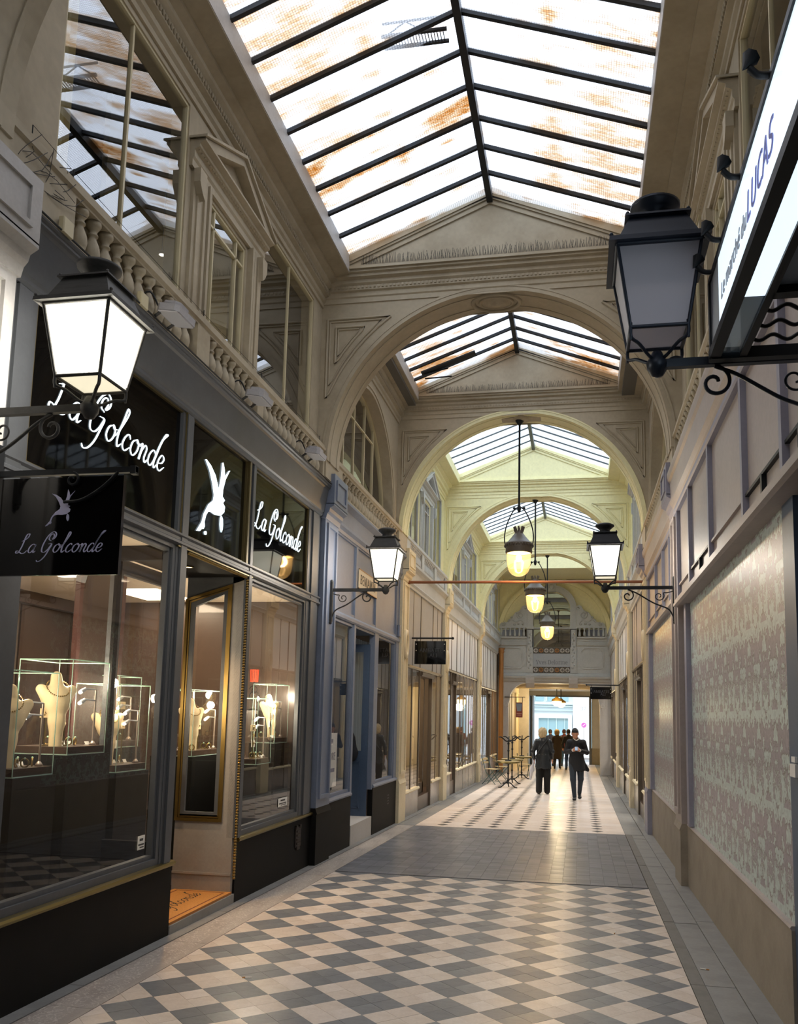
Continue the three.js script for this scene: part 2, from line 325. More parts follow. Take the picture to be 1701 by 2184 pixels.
// ---------- the building shell ----------
const ARCH = [[-3.2, 6.74, 4.71], [-9.5, 6.74, 4.71], [-14.0, 6.87, 4.82], [-19.15, 6.78, 4.76], [-26.0, 6.77, 4.75]], TH = 0.5;     // front plane, crown, centre height
const BAY = [[2.6, -3.2], [-3.7, -9.5], [-10.0, -14.0], [-14.5, -19.15], [-19.65, -26.0], [-26.5, -33.0]];
const OX0 = -2.77, OX1 = 0.64, CX = -1.05;                              // roof opening
const wallMat = b => b <= 2 ? M.stone : M.yellow;
{ // outer shell, shop party walls, upper rooms, roofs
  const wl = structure('wall_left'), wr = structure('wall_right');
  part(wl, 'back_wall', [bx(-6.7, -6.45, -0.8, 7.3, 7, -43.6)], M.room); part(wr, 'back_wall', [bx(4.4, 4.65, -0.8, 7.3, 7, -43.6)], M.room);
  part(wl, 'upper_floor', [bx(-6.5, XL - 0.16, 4.45, 4.6, 7, -33.2)], M.roomPale); part(wr, 'upper_floor', [bx(XR + 0.16, 4.45, 4.45, 4.6, 7, -33.2)], M.roomPale);
  const party = (s, z, lo, hi) => part(s === 'L' ? wl : wr, 'party_wall', [s === 'L' ? bx(-6.5, XL - 0.02, lo, hi, z + 0.08, z - 0.08) : bx(XR + 0.02, 4.45, lo, hi, z + 0.08, z - 0.08)], M.room);
  for (const z of [-3.62, -9.72, -14.35, -19.3, -26.25, -33.1]) for (const s of 'LR') { party(s, z, -0.8, 4.5); party(s, z, 4.55, 7.3); }
  const bw = structure('wall_back'); part(bw, 'wall_panel', [bx(-6.7, 4.65, -0.2, 7.3, 7, 7.2)], M.stone);
  // floors of the shops
  const sf = structure('floor'); part(sf, 'shop_floor', [bx(-6.5, XL - 0.66, -0.8, 0.02, 7, -33.2), bx(XL - 0.66, XL - 0.03, -0.8, 0.02, 7, -6.26), bx(XL - 0.66, XL - 0.03, -0.8, 0.02, -7.54, -33.2), bx(XR + 0.03, 4.45, -0.8, 0.02, 7, -33.2)], M.brownLacquer);
  const ce = structure('ceiling');
  part(ce, 'roof_slab', [bx(-6.7, OX0 - 0.065, 7.06, 7.3, 7.2, -43.6), bx(OX1 + 0.065, 4.65, 7.06, 7.3, 7.2, -43.6)], M.roofing);
  const cross = [[7.2, 2.39], [-3.09, -3.95], [-9.52, -10.17], [-14.02, -14.62], [-19.17, -19.82], [-26.02, -26.67], [-30.62, -43.6]];
  part(ce, 'cross_slab', cross.map(([a, b]) => bx(OX0 - 0.065, OX1 + 0.065, 7.06, 7.3, a, b)), M.roofing);
}
// arch walls across the passage
function arcPts(cx, cy, r, a0, a1, n) { const o = []; for (let i = 0; i <= n; i++) { const a = a0 + (a1 - a0) * i / n; o.push([cx + r * Math.cos(a), cy + r * Math.sin(a)]); } return o; }
ARCH.forEach(([zf, crown, yc], n) => {
  const o = structure('wall_arch'), r = crown - yc, m = n <= 2 ? M.stone : M.yellow, cx = -1.0, n48 = 48, mm = n <= 1 ? M.stone : M.yellow;
  const arc = arcPts(cx, yc, r, 0, Math.PI, n48);
  part(o, 'spandrel_wall', [prism([[XL, 4.5], [cx - r, 4.5], ...arc.reverse(), [cx + r, 4.5], [XR, 4.5], [XR, 7.1], [XL, 7.1]], zf - TH, zf, toXY)], m);
  const band = (r0, r1, z0, z1) => prism([...arcPts(cx, yc, r0, 0, Math.PI, n48), ...arcPts(cx, yc, r1, 0, Math.PI, n48).reverse()], z0, z1, toXY);
  part(o, 'archivolt', [band(r - 0.012, r + 0.035, zf - TH - 0.012, zf + 0.014), band(r + 0.035, r + 0.06, zf, zf + 0.02), band(r - 0.02, r, zf - 0.13, zf - 0.09), band(r - 0.02, r, zf - TH + 0.09, zf - TH + 0.13)], n === 2 ? M.yellow : mm);
  // triangular spandrel panels: nested mouldings that follow wall, cornice and arch
  for (const s of [-1, 1]) for (const [k, off] of [[0, 0], [1, 0.035], [2, 0.11], [3, 0.14]]) {
    const wallX = cx + s * (2.07 - off), top = 6.5 - off + (crown - 6.74), R2 = r + 0.16 + off, a0 = Math.acos(Math.min(1, Math.abs(wallX - cx) / R2)), a1 = Math.asin(Math.min(1, (top - yc) / R2));
    if (a1 <= a0) continue;
    const ring = [[wallX, top]]; for (let i = 0; i <= 14; i++) { const a = a1 + (a0 - a1) * i / 14; ring.push([cx + s * R2 * Math.cos(a), yc + R2 * Math.sin(a)]); }
    ring.push(ring[0]);
    part(o.children[0], 'panel_moulding', [tube(ring.map(([x, y]) => [x, y, zf + 0.004]), k % 2 ? 0.011 : 0.016, 5, 0, false, true)], m);
  }
  // rosette on the soffit
  const ry = crown - 0.012, ros = [[0.001, -0.05], [0.05, -0.048], [0.07, -0.03], [0.1, -0.035], [0.12, -0.018], [0.15, -0.022], [0.17, -0.006], [0.19, 0.01]];
  if (n === 1) part(o, 'rosette', [...[[0.1, 0.022], [0.17, 0.02], [0.25, 0.026]].map(([R, r2]) => at(new THREE.TorusGeometry(R, r2, 8, 36).rotateX(Math.PI / 2).scale(1.15, 1, 0.85), cx, ry - 0.02, zf - TH / 2)), at(lathe(ros, 28).scale(1.25, 1, 1), cx, ry - 0.01, zf - TH / 2), at(lathe([[0.2, -0.012], [0.27, -0.014], [0.28, 0.008]], 28).scale(1.35, 1, 0.8), cx, ry, zf - TH / 2)], m);
  else if (n > 1) part(o, 'rosette', [at(lathe([[0.05, -0.05], [0.1, -0.035], [0.16, -0.03], [0.17, 0.01]], 24), cx, ry - 0.004, zf - TH / 2), cbx(cx - 0.42, cx + 0.42, ry - 0.03, ry + 0.005, zf - 0.36, zf - 0.14, 0.1)], m);
  // entablature over the arch, front and back, and the raised kerb of the roof light
  const e = [[0, 6.7], [0.012, 6.7], [0.012, 6.76], [0.025, 6.775], [0.025, 6.83], [0.05, 6.845], [0.05, 6.9], [0.075, 6.925], [0.075, 6.965], [0.12, 6.985], [0.12, 7.02], [0.15, 7.03], [0.15, 7.12], [0, 7.12]].map(([d, y]) => [d, y + (crown - 6.74)]);
  part(o, 'entablature', [prism(e.map(([d, y]) => [zf + d, y]), XL + 0.0, XR, toZY), prism(e.map(([d, y]) => [zf - TH - d, y]), XL, XR, toZY)], m);
  const dy = crown - 6.74;
  part(o, 'dentil_band', Array.from({ length: 84 }, (_, i) => bx(XL + 0.06 + i * 0.0505, XL + 0.085 + i * 0.0505, 6.865 + dy, 6.895 + dy, zf + 0.05, zf + 0.062)), m).userData.kind = 'stuff';
  if (n >= 1) { // gable under the roof light
    const zg = zf + 0.13, b = 7.06 + dy, ap = 7.97 + dy * 0.8, el = 7.26 + dy;
    part(o, 'gable', [prism([[OX0 - 0.05, b], [OX1 + 0.05, b], [OX1 + 0.05, el], [CX, ap], [OX0 - 0.05, el]], zg - 0.2, zg, toXY)], m);
    const rake = (w0, w1, d) => [-1, 1].map(s => { const xe = s < 0 ? OX0 : OX1; return prism([[xe, el - w0], [CX, ap - w0], [CX, ap - w1], [xe, el - w1]], zg, zg + d, toXY); });
    part(o.getObjectByName('gable'), 'raking_cornice', [...rake(0, 0.11, 0.05), ...rake(0.11, 0.14, 0.035), ...rake(0.14, 0.2, 0.018)], m);
    part(o.getObjectByName('gable'), 'gable_sill', [bx(OX0, OX1, b, b + 0.025, zg, zg + 0.045), bx(OX0, OX1, b + 0.025, b + 0.05, zg, zg + 0.03)], m);
    if (n <= 2) { // bird spikes along the sill
      const sp = []; for (let i = 0; i < 190; i++) { const x = OX0 + 0.15 + i * 0.0165, a = rr(-0.03, 0.03); sp.push(rod([x, b + 0.045, zg + 0.03], [x + a, b + rr(0.12, 0.16), zg + 0.03 + rr(0, 0.05)], 0.0036, 0.0018, 3)); }
      part(o.getObjectByName('gable'), 'bird_spikes', sp, M.lead).userData.kind = 'stuff';
    }
  }
});
// roof lights
function roofLight(z0, z1, n, dy, dirty, label) {
  const o = thing('skylight', label, 'skylight'), ye = 7.24 + dy, yr = 7.88 + dy, yb = 7.05 + dy, barM = dirty ? M.iron : std({ color: 0x4d5357, roughness: 0.5, metalness: 0.3 });
  const km = dirty ? M.stone : M.yellow;
  for (const [a, b] of [[OX0 - 0.06, OX0], [OX1, OX1 + 0.06]]) part(o, 'kerb', [bx(a, b, yb - 0.02, ye, z0, z1)], dirty ? M.greyWhite : km);
  if (dirty !== 2) part(o, 'near_gable', [prism([[OX0, ye], [OX1, ye], [CX, yr + 0.05]], z0, z0 - 0.03, toXY)], km);
  const p = (z0 - z1) / n, gl = dirty ? M.roofGlass : M.roofClear;
  for (const s of [-1, 1]) {
    const xe = s < 0 ? OX0 - 0.005 : OX1 + 0.005, len = Math.hypot(CX - xe, yr - ye), ux = (CX - xe) / len, uy = (yr - ye) / len;
    for (let i = 0; i < n; i++) {
      const a = z0 - p * i - 0.012, b = z0 - p * (i + 1) + (i === n - 1 ? -0.02 : 0.012), ou = rr(0, 0.06), ov = rr(0, 2), lift = rr(0, 0.012), su = Math.min(len, 1.9);
      const c = [[xe, ye + lift, a], [CX, yr + lift, a], [CX, yr + lift, b], [xe, ye + lift, b]], uv = [[ou, ov], [ou + su, ov], [ou + su, ov + p], [ou, ov + p]];
      const P = [], U = []; for (const k of s < 0 ? [0, 1, 2, 0, 2, 3] : [0, 2, 1, 0, 3, 2]) { P.push(...c[k]); U.push(...uv[k]); }
      part(o, 'pane', geo(P, null, U), gl[(rnd() < 0.55 || gl.length < 2) ? 0 : 1]);
    }
    for (let i = 0; i <= n; i++) {
      const z = z0 - p * i, w = dirty ? 0.02 : 0.012, hgt = dirty ? 0.035 : 0.02;
      part(o, 'glazing_bar', [prism([[xe, ye + 0.012], [CX, yr + 0.012], [CX, yr - hgt], [xe, ye - hgt]], z - w, z + w, toXY)], barM);
    }
  }
  part(o, 'ridge_beam', [bx(CX - 0.035, CX + 0.035, yr - 0.1, yr + 0.03, z0, z1)], barM);
  return o;
}
{ const o = scene.getObjectByName('ceiling'); part(o, 'end_gable', [prism([[OX0 - 0.05, 7.06], [OX1 + 0.05, 7.06], [OX1 + 0.05, 7.29], [CX, 8.0], [OX0 - 0.05, 7.29]], -30.6, -30.4, toXY)], M.yellow); part(o, 'ceiling_panel', [bx(OX0 - 0.07, OX1 + 0.07, 7.04, 7.06, -30.4, -32.9)], M.yellow); }
roofLight(2.35, -3.05, 12, 0, 1, 'glass roof light over the bay behind the camera');
const roof1 = roofLight(-3.95, -9.35, 12, 0, 2, 'large rust-stained glass roof light over the nearest bay');
roofLight(-10.2, -13.85, 9, 0.1, 1, 'smaller stained glass roof light seen through the first arch');
roofLight(-14.65, -19.0, 10, 0.04, 0, 'clean bluish roof light in the first pale yellow bay');
roofLight(-19.85, -25.85, 15, 0.03, 0, 'clean bluish roof light in the second pale yellow bay');
roofLight(-26.7, -30.4, 9, 0.03, 0, 'farthest roof light just before the end wall');
{ // small service grating above the ridge and a loose flap of the second roof light
  const o = thing('service_grating', 'small iron grating and truss lying on the nearest glass roof light', 'grating', [-1.42, 7.77, -6.72]);
  part(o, 'rail', [bx(-0.55, 0.42, -0.02, 0.02, -0.02, 0.02), bx(-0.55, 0.42, -0.02, 0.02, -0.24, -0.2), bx(-0.55, 0.42, 0.2, 0.23, -0.02, 0)], M.iron);
  part(o, 'grate_bar', Array.from({ length: 20 }, (_, i) => bx(-0.5 + i * 0.045, -0.49 + i * 0.045, -0.012, 0.012, -0.2, -0.02)), M.iron).userData.kind = 'stuff';
  part(o, 'strut', [rod([-0.5, 0, -0.01], [-0.2, 0.21, -0.01], 0.012), rod([0.1, 0, -0.01], [-0.2, 0.21, -0.01], 0.012), rod([0.1, 0, -0.01], [0.4, 0.21, -0.01], 0.012)], M.iron);
  o.scale.setScalar(0.62);
  const f = thing('roof_flap', 'dark loose flap hanging under the second roof light', 'flap', [-2.45, 7.38, -13.1]);
  part(f, 'board', [at(new THREE.BoxGeometry(0.95, 0.02, 0.16).rotateZ(0.34), 0.32, 0.06, 0)], M.iron); part(f, 'bracket', [rod([-0.1, -0.1, 0], [0.3, 0.02, -0.1], 0.012), rod([-0.1, -0.12, -0.15], [0.35, -0.08, -0.2], 0.012)], M.iron);
}
// ---------- upper storey ----------
function sheet(s, d, y0, y1, z0, z1) {     // one sheet of glass or board facing the passage
  const x = sx(s, d), a = Math.min(z0, z1), b = Math.max(z0, z1), P = s === 'L' ? [x, y0, b, x, y0, a, x, y1, a, x, y0, b, x, y1, a, x, y1, b] : [x, y0, a, x, y0, b, x, y1, b, x, y0, a, x, y1, b, x, y1, a];
  const U = s === 'L' ? [b, y0, a, y0, a, y1, b, y0, a, y1, b, y1] : [a, y0, b, y0, b, y1, a, y0, b, y1, a, y1];
  return geo(P, null, U);
}
const balProfile = [[0.001, 0], [0.052, 0], [0.052, 0.022], [0.034, 0.03], [0.046, 0.062], [0.053, 0.1], [0.045, 0.145], [0.027, 0.185], [0.023, 0.205], [0.034, 0.212], [0.034, 0.222], [0.023, 0.23], [0.027, 0.25], [0.043, 0.272], [0.05, 0.285], [0.05, 0.31], [0.001, 0.31]];
const balNear = lathe(balProfile, 14), balFar = lathe(balProfile.filter((_, i) => i % 2 === 0 || i === 15), 8);
function balustrade(s, z0, z1, groups, m, label, near) {
  const o = thing('balustrade', label, 'balustrade');
  part(o, 'rail', [moulding(s, [[0, 4.785], [0.095, 4.785], [0.095, 4.8], [0.115, 4.815], [0.115, 4.85], [0.1, 4.855], [0.1, 4.885], [0, 4.885]], z0, z1)], m);
  part(o, 'base', [moulding(s, [[-0.02, 4.45], [0.11, 4.45], [0.11, 4.478], [-0.02, 4.478]], z0, z1)], m);
  part(o, 'back_panel', [sb(s, -0.05, -0.012, 4.45, 4.95, z0, z1)], m);
  let prev = z0;
  for (const [a, b, n] of groups) {
    part(o, 'pedestal', [sb(s, 0, 0.1, 4.478, 4.785, prev, a + 0.06)], m); prev = b - 0.06;
    for (let i = 0; i < n; i++) part(o, 'baluster', near ? balNear : balFar, m).position.set(sx(s, 0.045), 4.477, a + (b - a) * (i + 0.5) / n);
  }
  part(o, 'pedestal', [sb(s, 0, 0.1, 4.478, 4.785, prev, z1)], m);
  return o;
}
function entablature(s, z0, z1, m, dy, near) {
  const lip = s === 'L' ? 0.374 : 0.504, k = lip / 0.38;
  const pts = [[0, 6.66], [0.02, 6.66], [0.02, 6.71], [0.045, 6.73], [0.045, 6.78], [0.09, 6.8], [0.09, 6.87], [0.13, 6.9], [0.13, 6.94], [0.2, 6.965], [0.2, 7.0], [0.3, 7.01], [lip, 7.02], [lip, 7.08], [0, 7.08]].map(([d, y]) => [d * (d > 0.15 && d < lip ? k : 1), y + dy]);
  const o = structure(s === 'L' ? 'trim' : 'trim');
  part(o, 'entablature', [moulding(s, pts, z0, z1)], m);
  if (near) { const n = Math.round(Math.abs(z1 - z0) / 0.045); part(o, 'ornament_band', Array.from({ length: n }, (_, i) => { const g = new THREE.SphereGeometry(0.022, 6, 4); g.scale(0.6, 1.25, 0.8); return g.translate(sx(s, 0.097), 6.835 + dy, z0 + (z1 - z0) * (i + 0.5) / n); }), m).userData.kind = 'stuff'; }
}
function pediment(o, s, c, hw, m) {     // triangular pediment over the middle window, with its moulded jambs
  const y0 = 6.33, ap = 6.69;
  part(o, 'lintel', [moulding(s, [[0, 6.1], [0.03, 6.1], [0.03, 6.16], [0.045, 6.18], [0.045, 6.24], [0.09, 6.26], [0.09, 6.29], [0.14, 6.31], [0.14, y0], [0, y0]], c + hw, c - hw)], m);
  part(o, 'dentils', Array.from({ length: 30 }, (_, i) => sb(s, 0.04, 0.075, 6.245, 6.275, c + hw - 0.03 - i * (2 * hw - 0.06) / 30, c + hw - 0.03 - (i + 0.55) * (2 * hw - 0.06) / 30)), m).userData.kind = 'stuff';
  part(o, 'tympanum', [onWall(s, [[c + hw, y0], [c - hw, y0], [c, ap - 0.03]], 0, 0.03)], m);
  for (const k of [1, -1]) part(o, 'raking_cornice', [onWall(s, [[c + k * hw, y0], [c, ap], [c, ap - 0.07], [c + k * (hw - 0.2), y0]], 0.0, 0.13), onWall(s, [[c + k * (hw + 0.02), y0], [c + k * (hw + 0.02), y0 + 0.02], [c, ap + 0.03], [c, ap]], 0, 0.16)], m);
  for (const k of [1, -1]) {
    const a = c + k * (hw - 0.05), b = c + k * (hw - 0.33);
    part(o, 'window_jamb', [sb(s, 0, 0.03, 4.9, 6.1, a, b), sb(s, 0.03, 0.045, 4.9, 6.1, c + k * (hw - 0.1), c + k * (hw - 0.16)), sb(s, 0.03, 0.05, 4.9, 6.1, c + k * (hw - 0.22), c + k * (hw - 0.26)), sb(s, 0.03, 0.06, 4.9, 6.1, c + k * (hw - 0.29), b)], m);
    part(o, 'scroll_bracket', [onWall(s, [[a + k * 0.01, 6.1], [a + k * 0.01, 5.98], [c + k * (hw - 0.09), 5.9], [c + k * (hw - 0.14), 5.86], [c + k * (hw - 0.16), 6.1]], 0.03, 0.09)], m);
  }
}
let winNo = 0;
function upperWindows(s, b, m, jm, near) {
  const [za, zb] = BAY[b], c = b === 1 ? -6.7 : (za + zb) / 2, k = (za - zb) / 5.8, dy = ARCH[Math.min(b, 4)][1] - 6.74;
  const e = [[c + 2.45 * k, c + 0.82], [c + 0.42, c - 0.42], [c - 0.82, c - 2.48 * k]];
  const w = structure(s === 'L' ? 'wall_left' : 'wall_right');
  const holes = e.map(([p, q], i) => [[p, 4.5], [q, 4.5], [q, i === 1 ? 6.06 : 6.61], [p, i === 1 ? 6.06 : 6.61]]);
  part(w, 'upper_wall', [onWall(s, [[za, 4.46], [zb, 4.46], [zb, 7.08], [za, 7.08]], -0.16, 0, holes)], m);
  if (b !== 0) pediment(w, s, c, 0.79, jm);
  e.forEach(([p, q], i) => {
    const t = i === 1 ? 6.06 : 6.61, o = structure('window_' + (++winNo)), z = (p + q) / 2;
    part(o, 'window_frame', [frameOn(s, p, q, 4.9, t, 0.024, -0.05, -0.012)], near ? M.creamBar : jm);
    const pane = (z0, z1, y0, y1) => part(o, 'pane', sheet(s, -0.035, y0, y1, z0, z1), M.mirrorGlass);
    if (i === 1) {
      part(o, 'mullion', [sb(s, -0.05, -0.015, 4.9, 6.03, p - 0.17, p - 0.19), sb(s, -0.05, -0.015, 4.9, 6.03, q + 0.17, q + 0.19), sb(s, -0.05, -0.015, 5.86, 5.88, p - 0.03, q + 0.03)], near ? M.creamBar : jm);
      pane(p - 0.03, p - 0.17, 4.93, 5.86); pane(p - 0.19, q + 0.19, 4.93, 5.86); pane(q + 0.17, q + 0.03, 4.93, 5.86); pane(p - 0.03, q + 0.03, 5.88, 6.03);
    } else { const mu = i === 0 ? (b === 1 ? -5.03 : z) : (b === 1 ? -8.37 : z); part(o, 'mullion', [sb(s, -0.045, -0.02, 4.9, t - 0.02, mu + 0.011, mu - 0.011)], near ? M.creamBar : jm); pane(p - 0.02, mu + 0.01, 4.93, t - 0.02); pane(mu - 0.01, q + 0.02, 4.93, t - 0.02); }
  });
  entablature(s, za, zb, m, dy, near);
  return { c, k, za, zb };
}
function lunette(s, b, m) {             // bay with one great arched window
  const [za, zb] = BAY[b], c = -11.98, r = 1.62, yc = 4.9, w = structure(s === 'L' ? 'wall_left' : 'wall_right');
  const half = (rr, y0 = yc) => [[c + rr, 4.5], ...arcPts(c, y0, rr, 0, Math.PI, 28), [c - rr, 4.5]];
  part(w, 'upper_wall', [onWall(s, [[za, 4.46], [zb, 4.46], [zb, 7.2], [za, 7.2]], -0.22, 0, [half(r)])], m);
  part(w, 'arch_moulding', [onWall(s, half(r + 0.1), 0, 0.03, [half(r)]), onWall(s, half(r + 0.1), 0.03, 0.045, [half(r + 0.05)])], m);
  const o = structure('window_' + (++winNo));
  part(o, 'window_frame', [onWall(s, half(r), -0.2, -0.14, [half(r - 0.045)])], M.creamBar);
  const bars = [-0.85, -0.3, 0.3, 0.85].map(t => c + t), top = z => yc + Math.sqrt((r - 0.03) ** 2 - (z - c) ** 2);
  for (const z of bars) part(o, 'mullion', [sb(s, -0.19, -0.15, 4.5, top(z), z + 0.014, z - 0.014)], M.creamBar);
  part(o, 'transom_bar', [sb(s, -0.185, -0.155, 6.0, 6.02, c + 0.85, c - 0.85)], M.creamBar);
  const ed = [c + r - 0.04, ...bars.reverse(), c - r + 0.04];
  for (let i = 0; i < 5; i++) { const p = ed[i], q = ed[i + 1], pts = [[p, 4.5], [q, 4.5]]; for (let j = 8; j >= 0; j--) { const z = p + (q - p) * j / 8; pts.push([z, top(Math.max(c - r + 0.05, Math.min(c + r - 0.05, z)))]); } const x = sx(s, -0.17), P = [], U = [], T = THREE.ShapeUtils.triangulateShape(pts.map(a => new THREE.Vector2(...a)), []); for (const t of T) for (const v of t) { P.push(x, pts[v][1], pts[v][0]); U.push(...pts[v]); } part(o, 'pane', geo(P, null, U), M.mirrorGlass); }
  entablature(s, za, zb, m, 0.1, true);
}
const sideName = { L: 'left', R: 'right' };
const bayName = ['in the bay behind the camera', 'of the nearest bay under the large windows', 'under the great arched window of the second bay', 'in the first yellow bay', 'in the second yellow bay', 'in the last bay before the end wall'];
for (const s of 'LR') for (let b = 0; b < 6; b++) {
  const m = wallMat(b), jm = b <= 2 ? M.stone : M.joinery, near = b === 1 || b === 2;
  const [za, zb] = BAY[b], lab = `${b <= 2 ? 'beige stone' : 'grey painted'} balustrade on the ${sideName[s]} side ${bayName[b]}`;
  if (b === 2) { lunette(s, b, m); balustrade(s, za, zb, [[-10.35, -13.75, 20]], jm, lab, s === 'L'); continue; }
  const u = upperWindows(s, b, m, jm, near);
  if (b === 1) balustrade(s, za, zb, [[-4.4, -5.97, 11], [-6.32, -7.28, 7], [-7.55, -9.38, 13]], jm, lab, true);
  else if (b > 2) balustrade(s, za, zb, [[u.c + 2.45 * u.k, u.c + 0.9, 10], [u.c + 0.55, u.c - 0.55, 7], [u.c - 0.9, u.c - 2.45 * u.k, 10]], jm, lab, false);
}
part(scene.getObjectByName('wall_left'), 'inner_wall', [bx(XL - 0.95, XL - 0.9, 4.6, 7.05, -6.15, -9.6)], std({ color: 0xdccfa9, roughness: 0.8 }));
{ // curtains and dim ceiling spots behind the nearest upper window
  const c = thing('curtain', 'pale cream curtain drawn to the left edge of the large upper left window', 'curtain', [XL - 0.2, 4.7, -4.42]);
  const P = []; for (let i = 0; i <= 40; i++) P.push([0.03 * Math.sin(i * 0.9) + 0.01 * Math.sin(i * 2.3), 0.28 - i * 0.0125]); const Q = P.map(([x, z]) => [x - 0.006, z]).reverse();
  part(c, 'cloth', [prism([...P, ...Q], 0, 1.95, (u, v, w) => [u, w, v])], std({ color: 0xd8cba4, roughness: 0.9 }));
  for (const [z, y] of [[-6.9, 5.95], [-7.5, 5.7]]) { const l = thing('ceiling_spot', z > -7 ? 'small bright ceiling spot, nearer one behind the pedimented upper window' : 'small bright ceiling spot, farther one behind the pedimented upper window', 'spotlight', [XL - 0.75, y, z]); part(l, 'housing', lathe([[0.001, 0.03], [0.035, 0.03], [0.035, -0.005], [0.028, -0.005]], 12), M.white); part(l.children[0], 'lens', lathe([[0.001, -0.004], [0.028, -0.004]], 12), std({ color: 0xffffff, emissive: 0xfff2dd, emissiveIntensity: 4 })); part(l, 'stem', rod([0, 0.03, 0], [0, 6.6 - y, 0], 0.006), M.white); }
}
// ---------- pilasters with their boxed capitals ----------
[[-3.35, -3.92], [-9.75, -10.3], [-14.4, -14.95], [-19.2, -19.7], [-26.05, -26.55]].forEach(([a, b], n) => {
  for (const s of 'LR') {
    const m = n < 1 ? M.greyWhite : n === 1 ? (s === 'L' ? M.shopBlue : M.lilac) : M.cream, f = fy(a) - 0.03, mm = n === 2 && s === 'R' ? M.lilac : m;
    const o = structure('trim');
    part(o, 'pilaster_shaft', [sb(s, -0.1, 0.06, 0.45, 4.1, a, b)], n === 1 && s === 'R' ? M.panelR : m);
    part(o.children[0], 'panel_moulding', [frameOn(s, a - 0.07, b + 0.07, 0.62, 4.0, 0.045, 0.06, 0.085)], n === 1 && s === 'R' ? M.panelR : m);
    part(o, 'pilaster_base', [sb(s, -0.1, 0.075, f, 0.45, a + 0.01, b - 0.01), moulding(s, [[0, 0.45], [0.085, 0.45], [0.07, 0.49], [0.06, 0.52], [0, 0.52]], a + 0.01, b - 0.01)], n === 1 ? (s === 'L' ? M.blackPanel : M.plinthR) : mm);
    part(o, 'capital_box', [sb(s, -0.1, 0.17, 4.22, 4.6, a + 0.02, b - 0.02), moulding(s, [[0, 4.04], [0.07, 4.04], [0.085, 4.1], [0.11, 4.13], [0.12, 4.17], [0.17, 4.2], [0.17, 4.23], [0, 4.23]], a + 0.02, b - 0.02)], mm);
    part(o.getObjectByName('capital_box'), 'box_panel', [frameOn(s, a - 0.06, b + 0.06, 4.28, 4.54, 0.03, 0.17, 0.185)], mm);
    if (n >= 2) part(o, 'oval_medallion', [at(new THREE.TorusGeometry(0.12, 0.035, 8, 24).scale(1, 1.75, 1).rotateY(Math.PI / 2), sx(s, 0.085), 2.9, (a + b) / 2)], m);
  }
});
// ---------- shop fronts ----------
// ceiling lights of a shop: a lit panel and the light just under it
function shopLight(x, y, z, w, d, power, color, label) {
  const o = thing('ceiling_light', label, 'ceiling light', [x, y, z]);
  part(o, 'housing', [bx(-w / 2 - 0.02, w / 2 + 0.02, 0.004, 0.05, -d / 2 - 0.02, d / 2 + 0.02)], M.white);
  part(o, 'diffuser', [bx(-w / 2, w / 2, -0.002, 0.004, -d / 2, d / 2)], std({ color: 0xffffff, emissive: color, emissiveIntensity: 2.4 }));
  const l = new THREE.RectAreaLight(color, power, w, d); l.position.set(x, y - 0.012, z); l.lookAt(x, y - 1, z); scene.add(l);
}
// lettering in a slanted copperplate hand: strokes as centre lines, 1 unit = x-height
const SCRIPT = {
  L: [1.3, [[0.12, 1.35], [0.45, 1.5], [0.8, 1.85], [0.78, 2.2], [0.55, 2.15], [0.42, 1.7], [0.4, 1.1], [0.32, 0.45], [0.12, 0.02], [-0.14, 0.02], [-0.12, 0.24], [0.16, 0.2], [0.55, -0.04], [0.9, -0.02], [1.2, 0.3]]],
  a: [1.0, [[0.72, 0.85], [0.45, 1.0], [0.12, 0.66], [0.1, 0.16], [0.34, 0.0], [0.64, 0.36], [0.76, 0.98], [0.68, 0.34], [0.74, 0.02], [1.0, 0.22]]],
  G: [1.5, [[0.95, 1.35], [0.62, 1.5], [0.6, 1.95], [0.9, 2.15], [1.1, 1.85], [1.0, 1.5], [1.28, 1.75], [1.25, 2.15], [0.92, 2.4], [0.5, 2.15], [0.2, 1.5], [0.08, 0.7], [0.22, 0.12], [0.55, 0.05], [0.9, 0.4], [1.1, 0.95]], [[0.7, 1.0], [1.12, 0.98], [1.02, 0.35], [0.78, -0.45], [0.42, -0.92], [0.08, -1.02], [-0.1, -0.85]]],
  o: [0.92, [[0.5, 1.0], [0.16, 0.75], [0.1, 0.25], [0.36, 0.0], [0.7, 0.3], [0.74, 0.78], [0.5, 1.0], [0.62, 0.82], [0.95, 0.88]]],
  l: [0.62, [[-0.05, 0.5], [0.35, 1.3], [0.62, 2.2], [0.48, 2.35], [0.32, 1.6], [0.16, 0.5], [0.3, 0.0], [0.6, 0.25]]],
  c: [0.82, [[0.7, 0.8], [0.5, 1.0], [0.18, 0.7], [0.12, 0.2], [0.36, 0.0], [0.8, 0.32]]],
  n: [0.98, [[0.0, 0.75], [0.18, 0.98], [0.16, 0.0], [0.24, 0.55], [0.52, 0.98], [0.68, 0.8], [0.62, 0.2], [0.76, 0.0], [1.0, 0.25]]],
  d: [1.0, [[0.7, 0.8], [0.45, 1.0], [0.12, 0.66], [0.1, 0.16], [0.34, 0.0], [0.66, 0.4], [0.92, 1.4], [1.3, 2.35], [1.5, 2.4], [1.1, 1.9], [0.8, 0.9], [0.7, 0.2], [0.8, 0.0], [1.02, 0.25]]],
  e: [0.8, [[0.08, 0.4], [0.55, 0.55], [0.66, 0.85], [0.42, 1.0], [0.14, 0.62], [0.14, 0.18], [0.4, 0.0], [0.85, 0.35]]],
};
const SLANT = 0.32;
